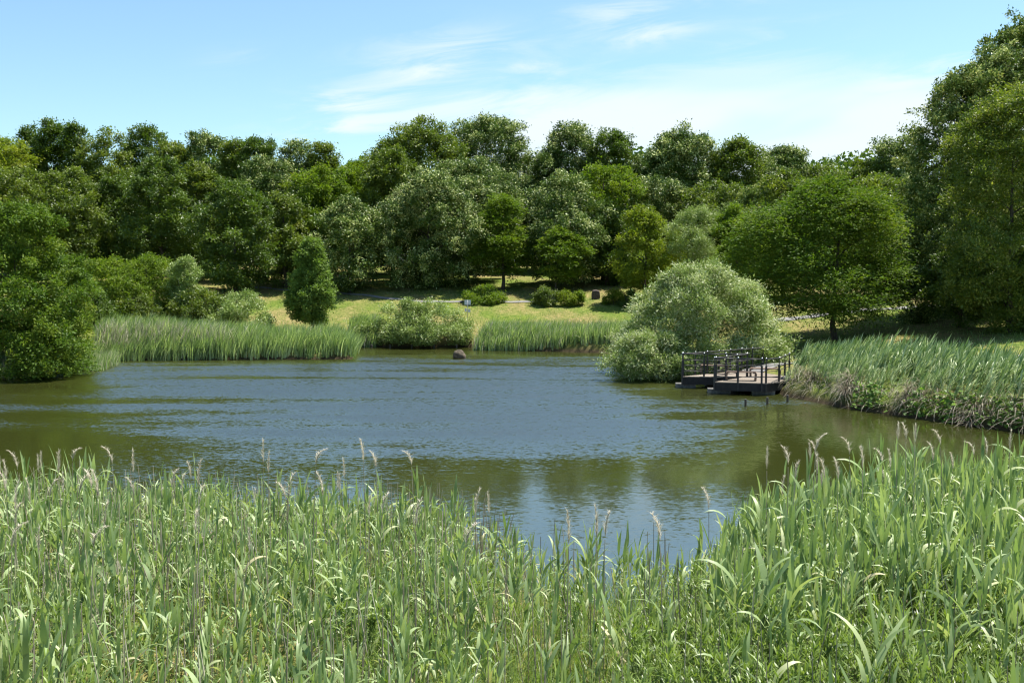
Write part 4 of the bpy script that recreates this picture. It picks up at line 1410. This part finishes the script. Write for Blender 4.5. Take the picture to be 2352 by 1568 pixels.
def plumes():
    """last year's feathery seed heads, each placed from the photo: px, tip py, nod (-1 left .. 1 right), side word"""
    L = [(x / 2.648, 976.2 + y / 2.648, n) for x, y, n in (
        (35, 230, -.2), (88, 170, -.7), (235, 195, 0), (275, 175, .1), (412, 170, .1), (508, 150, .9), (655, 150, -.8), (830, 160, .05), (1165, 235, -.3), (1225, 240, .2), (1605, 110, .05),
        (1655, 185, .1), (1790, 315, .4), (1270, 380, .5), (1545, 410, .1), (610, 300, -.3), (570, 305, .8), (820, 335, -.6), (1080, 290, .5), (1120, 310, .4), (400, 310, 0),
        (180, 355, -.2), (120, 365, .2), (980, 400, .6), (1720, 365, -.7), (1965, 305, -.4), (20, 285, -.6), (240, 640, .1), (650, 500, .3), (650, 625, .9), (1230, 540, .2), (1560, 640, 0),
        (150, 620, .8), (740, 850, -.2), (140, 500, .5), (350, 350, .7), (520, 300, -.5), (1990, 158, .9), (2105, 222, -.1), (2075, 305, .0))]
    C = [(746.5 + x / 2.648, 976.2 + y / 2.648, n) for x, y, n in (
        (250, 115, -.2), (303, 170, -.5), (485, 165, -.9), (95, 300, 0), (305, 440, .1), (600, 480, .3), (975, 415, .3), (1020, 435, -.1), (1640, 520, -.1), (1750, 550, .3), (960, 620, .7),
        (2035, 570, -.5), (375, 440, .5), (1480, 540, -.1))]
    Rr = [(1548.1 + x / 2.648, 976.2 + y / 2.648, n) for x, y, n in (
        (593, 155, 0), (670, 150, -.5), (835, 125, -.1), (860, 110, -.6), (925, 70, .8), (1062, 95, -.7), (1155, 155, -.2), (1245, 150, -.8), (1385, 0, .05), (1410, 5, -.4), (1495, 15, 0),
        (1562, 125, -.5), (1620, 50, -.8), (1790, 110, -.9), (1915, 100, -.2), (1345, 170, -.2), (925, 225, -.4), (990, 220, -.3), (760, 240, .3), (195, 410, -.5), (2065, 45, .1),
        (700, 330, .2), (880, 190, -.1), (940, 300, .1), (1290, 290, -.4), (1700, 180, -.3))]
    zones = [(L, 'left'), (C, 'middle'), (Rr, 'right')]
    r = np.random.default_rng(77)
    for lst, zone in zones:
        for px, py, nod in lst:
            d = {'left': r.uniform(13.5, 19.5), 'middle': r.uniform(14.5, 17.5), 'right': r.uniform(14, 20)}[zone]
            if py > 1150:
                d = r.uniform(11, 14)
            tip = at(px, py, d)
            x0 = tip[0] - nod * 0.22 - 0.05
            z0 = max(gz(x0, d), -0.1)
            H = tip[2] - z0
            if H < 0.9:
                continue
            kind = 'upright' if abs(nod) < 0.35 else ('nodding to the left' if nod < 0 else 'nodding to the right')
            t = thing('plume_reed', 'dry beige reed plume %s in the %s part of near reed bed' % (kind, zone), 'plume', (x0, d, z0), 0, 'dry plumes %s, %s part' % (kind, zone))
            pl = r.uniform(0.30, 0.42)
            sz = np.linspace(0, 1, 9)
            path_ = np.c_[nod * 0.06 * sz ** 2 + r.normal(0, .03) * sz, r.normal(0, .05) * sz, sz * (H - pl * (1 - .25 * abs(nod)))]
            b = Bag()
            tube_bag(b, path_, np.linspace(.0075, .005, 9), np.clip(r.normal(.5, .15), 0, 1), seg=4)
            link('stem', b.mesh('stem', [M_STRAW]), t)
            # the plume's own curved axis
            s = np.linspace(0, 1, 12)
            e0 = path_[-1]
            ang = nod * 1.35 * s ** 1.5
            stp = pl / 11
            ax = np.c_[e0[0] + np.cumsum(np.sin(ang)) * stp, np.full(12, e0[1]), e0[2] + np.cumsum(np.cos(ang)) * stp]
            b = Bag()
            tube_bag(b, ax, np.linspace(.003, .001, 12), .4, seg=3)
            n = 130
            q = r.uniform(0.0, 1.0, n)
            base = np.c_[np.interp(q, s, ax[:, 0]), np.interp(q, s, ax[:, 1]), np.interp(q, s, ax[:, 2])]
            dirn = np.sign(nod) if abs(nod) > .15 else 0
            a_ = np.where(r.uniform(0, 1, n) < .35 + .3 * abs(nod), r.normal(0, .5, n) + (0 if dirn >= 0 else np.pi), r.uniform(0, 6.28, n))
            el = np.radians(r.uniform(72, 89, n) - 70 * q * abs(nod))
            b.ribbons(r, base, a_, el, r.uniform(.06, .15, n) * (1.15 - .6 * q), r.uniform(.005, .010, n), np.radians(r.uniform(5, 60, n) + 40 * abs(nod)), tint=np.clip(r.normal(.55, .2, n), 0, 1), seg=3)
            link('plume', b.mesh('plume', [M_PLUME]), t)

plumes()

def bed(name, label, n, poly_px, hmin, hmax, mat_blades, pale_frac=0.0, pale_zone=None, seed=1, width=0.028, lean=0.12, back=4.5, blades_per=4, zbase=None, tint_mu=.5):
    """a distant bed of blades: poly_px is the waterline in the photo, the bed reaches `back` metres behind it"""
    r = np.random.default_rng(seed)
    pts = np.array([on_water(*p) for p in poly_px])
    seg = np.linalg.norm(np.diff(pts, axis=0), axis=1)
    cum = np.r_[0, np.cumsum(seg)]
    t = r.uniform(0, cum[-1], n)
    bx, by = np.interp(t, cum, pts[:, 0]), np.interp(t, cum, pts[:, 1])
    dirn = np.stack([np.interp(t, cum, np.gradient(pts[:, 0])), np.interp(t, cum, np.gradient(pts[:, 1]))], -1)
    nr = unit(np.c_[-dirn[:, 1], dirn[:, 0]])
    nr *= np.sign(nr[:, 1:2] + 1e-6)
    off = r.uniform(0, 1, n) ** 1.25 * back + r.normal(0, .12, n)
    x, y = bx + nr[:, 0] * off, by + nr[:, 1] * off
    z = np.maximum(ground_z(x, y), -0.05)
    clump = 0.5 + 0.5 * np.sin(x * 1.7 + 2 * np.sin(y * 1.1)) * np.sin(y * 1.9 + x * .6)
    h = (hmin + (hmax - hmin) * np.clip(0.45 * clump + 0.65 * r.uniform(0, 1, n) ** 1.5, 0, 1.15))
    ii = np.repeat(np.arange(n), blades_per)
    m = len(ii)
    base = np.c_[x[ii] + r.normal(0, .05, m), y[ii] + r.normal(0, .05, m), z[ii]]
    b = Bag()
    tint = np.clip(r.normal(tint_mu, .24, m) + (clump[ii] - .5) * .2, 0, 1)
    L = h[ii] * r.uniform(.72, 1.1, m)
    pale = np.zeros(m, bool)
    if pale_zone is not None:
        pxs = CX + FPX * base[:, 0] / base[:, 1]
        pale = (r.uniform(0, 1, m) < pale_frac * pale_zone(pxs, off[ii]))
    az = r.uniform(0, 6.28, m)
    az = np.arctan2(np.sin(az), np.cos(az) + 0.6)
    el = np.radians(r.uniform(70, 90, m))
    bend = np.radians(np.clip(np.abs(r.normal(18, 22, m)), 0, 95))
    for sel, mi in ((~pale, 0), (pale, 1)):
        if sel.any():
            b.ribbons(r, base[sel], az[sel], el[sel], L[sel] * (1 if mi == 0 else 1.04), np.full(sel.sum(), width) * r.uniform(.6, 1.3, sel.sum()), bend[sel] * (1 if mi == 0 else 1.6),
                      tint=tint[sel] if mi == 0 else np.clip(r.normal(.8, .15, sel.sum()), 0, 1), seg=5, mi=mi, wind=(lean, 0), twist=r.normal(0, .8, sel.sum()))
    o = link(name, b.mesh(name, [mat_blades, M_STRAW]))
    o['kind'] = 'stuff'
    return tag(o, label, 'reeds')

bed('reed_bed', 'grey green reed bed with bleached patches in the water on the left', 4200, [(203, 830), (330, 828), (560, 826), (700, 825), (812, 824)], 1.15, 1.65, M_BANK, 0.36,
    lambda p, o: np.clip(np.exp(-((p - 300) / 130.0) ** 2) + 0.7 * np.exp(-((p - 490) / 70.0) ** 2) + 0.06, 0, 1) * ((o > 0.5) & (o < 2.6)), seed=11, width=0.055, back=5.0)
bed('reed_bed', 'reed bed on the far shore between low willow bush and big willow', 3000, [(1086, 804), (1200, 806), (1330, 807), (1470, 810)], 0.95, 1.45, M_BANK, 0.08, lambda p, o: np.ones_like(p), seed=12,
    width=0.055, back=4.0)
bed('reed_bed', 'narrow strip of reeds between the left bed and the low willow bush', 800, [(800, 798), (860, 797.5)], 1.0, 1.5, M_BANK, 0.05, lambda p, o: np.ones_like(p), seed=13, width=0.055, back=3.0)
bed('reed_bed', 'low reeds along the left waterline under the leaning tree', 1700, [(-60, 878), (0, 872), (60, 866), (150, 851), (200, 834)], 0.7, 1.25, M_BANK, 0.15, lambda p, o: np.ones_like(p), seed=14, width=0.03, back=2.0)
def right_bank_reeds():
    r = np.random.default_rng(15)
    line = np.array([on_water(*p) for p in [(1800, 903), (1850, 908), (1940, 931), (2050, 946), (2130, 958), (2250, 976), (2420, 998)]])
    cum = np.r_[0, np.cumsum(np.linalg.norm(np.diff(line, axis=0), axis=1))]
    n = 1900
    t = r.uniform(0, cum[-1], n)
    off = r.uniform(0.0, 1, n) ** 1.2 * np.interp(t, [0, 2.5, cum[-1]], [2.6, 4.2, 5.2])
    x = np.interp(t, cum, line[:, 0]) + off * 0.62
    y = np.interp(t, cum, line[:, 1]) + off * 0.78
    z = np.maximum(ground_z(x, y), 0.1)
    sc = (0.58 + 0.14 * np.sin(x * 1.3 + y) * np.sin(y * .8)) * r.uniform(.82, 1.2, n)
    sc *= np.clip(0.62 + 0.3 * off, .6, 1)
    protos = [reed_proto(600 + i, 1.5) for i in range(14)]
    bag = Bag()
    k = r.integers(0, 14, n)
    rz = r.normal(0, .5, n)
    for q in range(14):
        m = k == q
        c, sn = np.cos(rz[m])[:, None], np.sin(rz[m])[:, None]
        S = sc[m][:, None]
        for b, mi in zip(protos[q], (0, 1)):
            V, Q, T, _ = b.arrays()
            W = np.empty((m.sum(), len(V), 3))
            X = V[:, 0] + 0.16 * V[:, 2] ** 1.6
            W[..., 0] = (X * c - V[:, 1] * sn) * S + x[m][:, None]
            W[..., 1] = (X * sn + V[:, 1] * c) * S + y[m][:, None]
            W[..., 2] = V[:, 2] * S + z[m][:, None]
            bag.add(W, (Q[None] + (np.arange(m.sum()) * len(V))[:, None, None]).reshape(-1, 4), np.clip(T[None] + r.normal(0.12, .12, (m.sum(), 1)), 0, .94).ravel(), mi)
    o = link('reed_bed', bag.mesh('reed_bed', [M_RSTEM, M_BANKREED]))
    o['kind'] = 'stuff'
    tag(o, 'windblown pale green reed bed on the right bank beside the deck', 'reeds')

M_BANKREED = leaf_mat('bank_reed_leaf', [(0.0, (0.071, 0.142, 0.034)), (0.45, (0.172, 0.273, 0.083)), (0.72, (0.334, 0.437, 0.174)), (0.93, (0.567, 0.655, 0.347)), (1.0, (0.506, 0.502, 0.227))], 0.36, 0.03, 0.45, (0.662, 0.740, 0.454))
right_bank_reeds()

def bank_litter():
    """matted dead stalks and creeper hanging over the right bank"""
    r = np.random.default_rng(21)
    line = np.array([on_water(*p) for p in [(1800, 905), (1850, 912), (1940, 935), (2050, 950), (2130, 962), (2250, 980), (2400, 1000)]])
    seg = np.linalg.norm(np.diff(line, axis=0), axis=1)
    cum = np.r_[0, np.cumsum(seg)]
    n = 2500
    t = r.uniform(0, cum[-1], n)
    t = t + 0.5 * np.sin(t * 2.1)
    x, y = np.interp(t, cum, line[:, 0]), np.interp(t, cum, line[:, 1])
    u = r.uniform(0, 1, n)
    x = x + 0.55 * u + 0.1
    y = y + 0.75 * u + 0.1
    z = 0.15 + 0.85 * u + r.normal(0, .1, n) + 0.2 * np.sin(t * 1.7)
    az = np.where(r.uniform(0, 1, n) < .6, r.normal(-2.2, .45, n), r.normal(-.5, .5, n))
    b = Bag()
    b.ribbons(r, np.c_[x, y, z], az, np.radians(r.uniform(0, 45, n)), r.uniform(.6, 1.5, n), r.uniform(.016, .03, n), np.radians(r.uniform(25, 95, n)), tint=np.clip(r.normal(.42, .22, n), 0, 1), seg=5)
    b.V[0][:, 2] = np.maximum(b.V[0][:, 2], 0.015)
    o = link('dead_stalks', b.mesh('dead_stalks', [M_STRAW]))
    o['kind'] = 'stuff'
    tag(o, 'matted grey dead stalks hanging over the right bank to the water', 'stalks')
    # creeper leaves in patches
    n = 800
    cpx = r.choice(np.array((1985, 2000, 2105, 2160, 2190, 2230, 2290, 2330, 2350)), n) + r.normal(0, 16, n)
    wl_y = np.interp(cpx, [1800, 1940, 2130, 2400], [909, 937, 964, 1000])
    p = np.array([on_water(a, c) for a, c in zip(cpx, wl_y)])
    u = np.clip(r.beta(1.6, 1.6, n), 0, 1)
    P = np.c_[p[:, 0] + 0.35 * u, p[:, 1] + 0.8 * u - .15, 0.12 + 1.0 * u + r.normal(0, .1, n)]
    ax = unit(np.c_[r.normal(0, .6, n), r.normal(-.6, .5, n), r.normal(-.1, .4, n)])
    sd = unit(np.cross(ax, np.c_[r.normal(0, .3, n), r.normal(-.5, .3, n), np.ones(n)]))
    L = r.uniform(.12, .24, n)
    V, Q = leaf_quads(P, ax, sd, L, L * .85)
    o = link('creeper', np_mesh('creeper', V, Q, [M_VINE], np.repeat(np.clip(r.normal(.5, .2, n), 0, 1), 4)))
    o['kind'] = 'stuff'
    tag(o, 'broad leaved green creeper growing over the dead stalks on right bank', 'creeper')

bank_litter()

def lawn_tufts():
    r = np.random.default_rng(31)
    n = 60000
    px = r.uniform(560, 2420, n)
    d = np.where(px < 1750, r.uniform(75, 104, n), r.uniform(50, 84, n))
    x = (px - CX) / FPX * d
    ok = shore_dist(x, d) > 1.2
    x, d = x[ok], d[ok]
    n = len(x)
    b = Bag()
    pat = 0.5 + .5 * np.sin(x * .8 + 2 * np.sin(d * .5)) * np.sin(d * .9)
    L = r.uniform(.06, .20, n) * (.6 + .7 * pat)
    b.ribbons(r, np.c_[x, d, ground_z(x, d) - .01], r.uniform(0, 6.28, n), np.radians(r.uniform(50, 90, n)), L, r.uniform(.02, .045, n), np.radians(r.uniform(10, 80, n)),
              tint=np.clip(r.normal(.55, .22, n), 0, 1), seg=2)
    o = link('lawn_grass', b.mesh('lawn_grass', [M_GRASS]))
    o['kind'] = 'stuff'
    tag(o, 'short rough grass growing over the far lawn and slope', 'grass')

lawn_tufts()
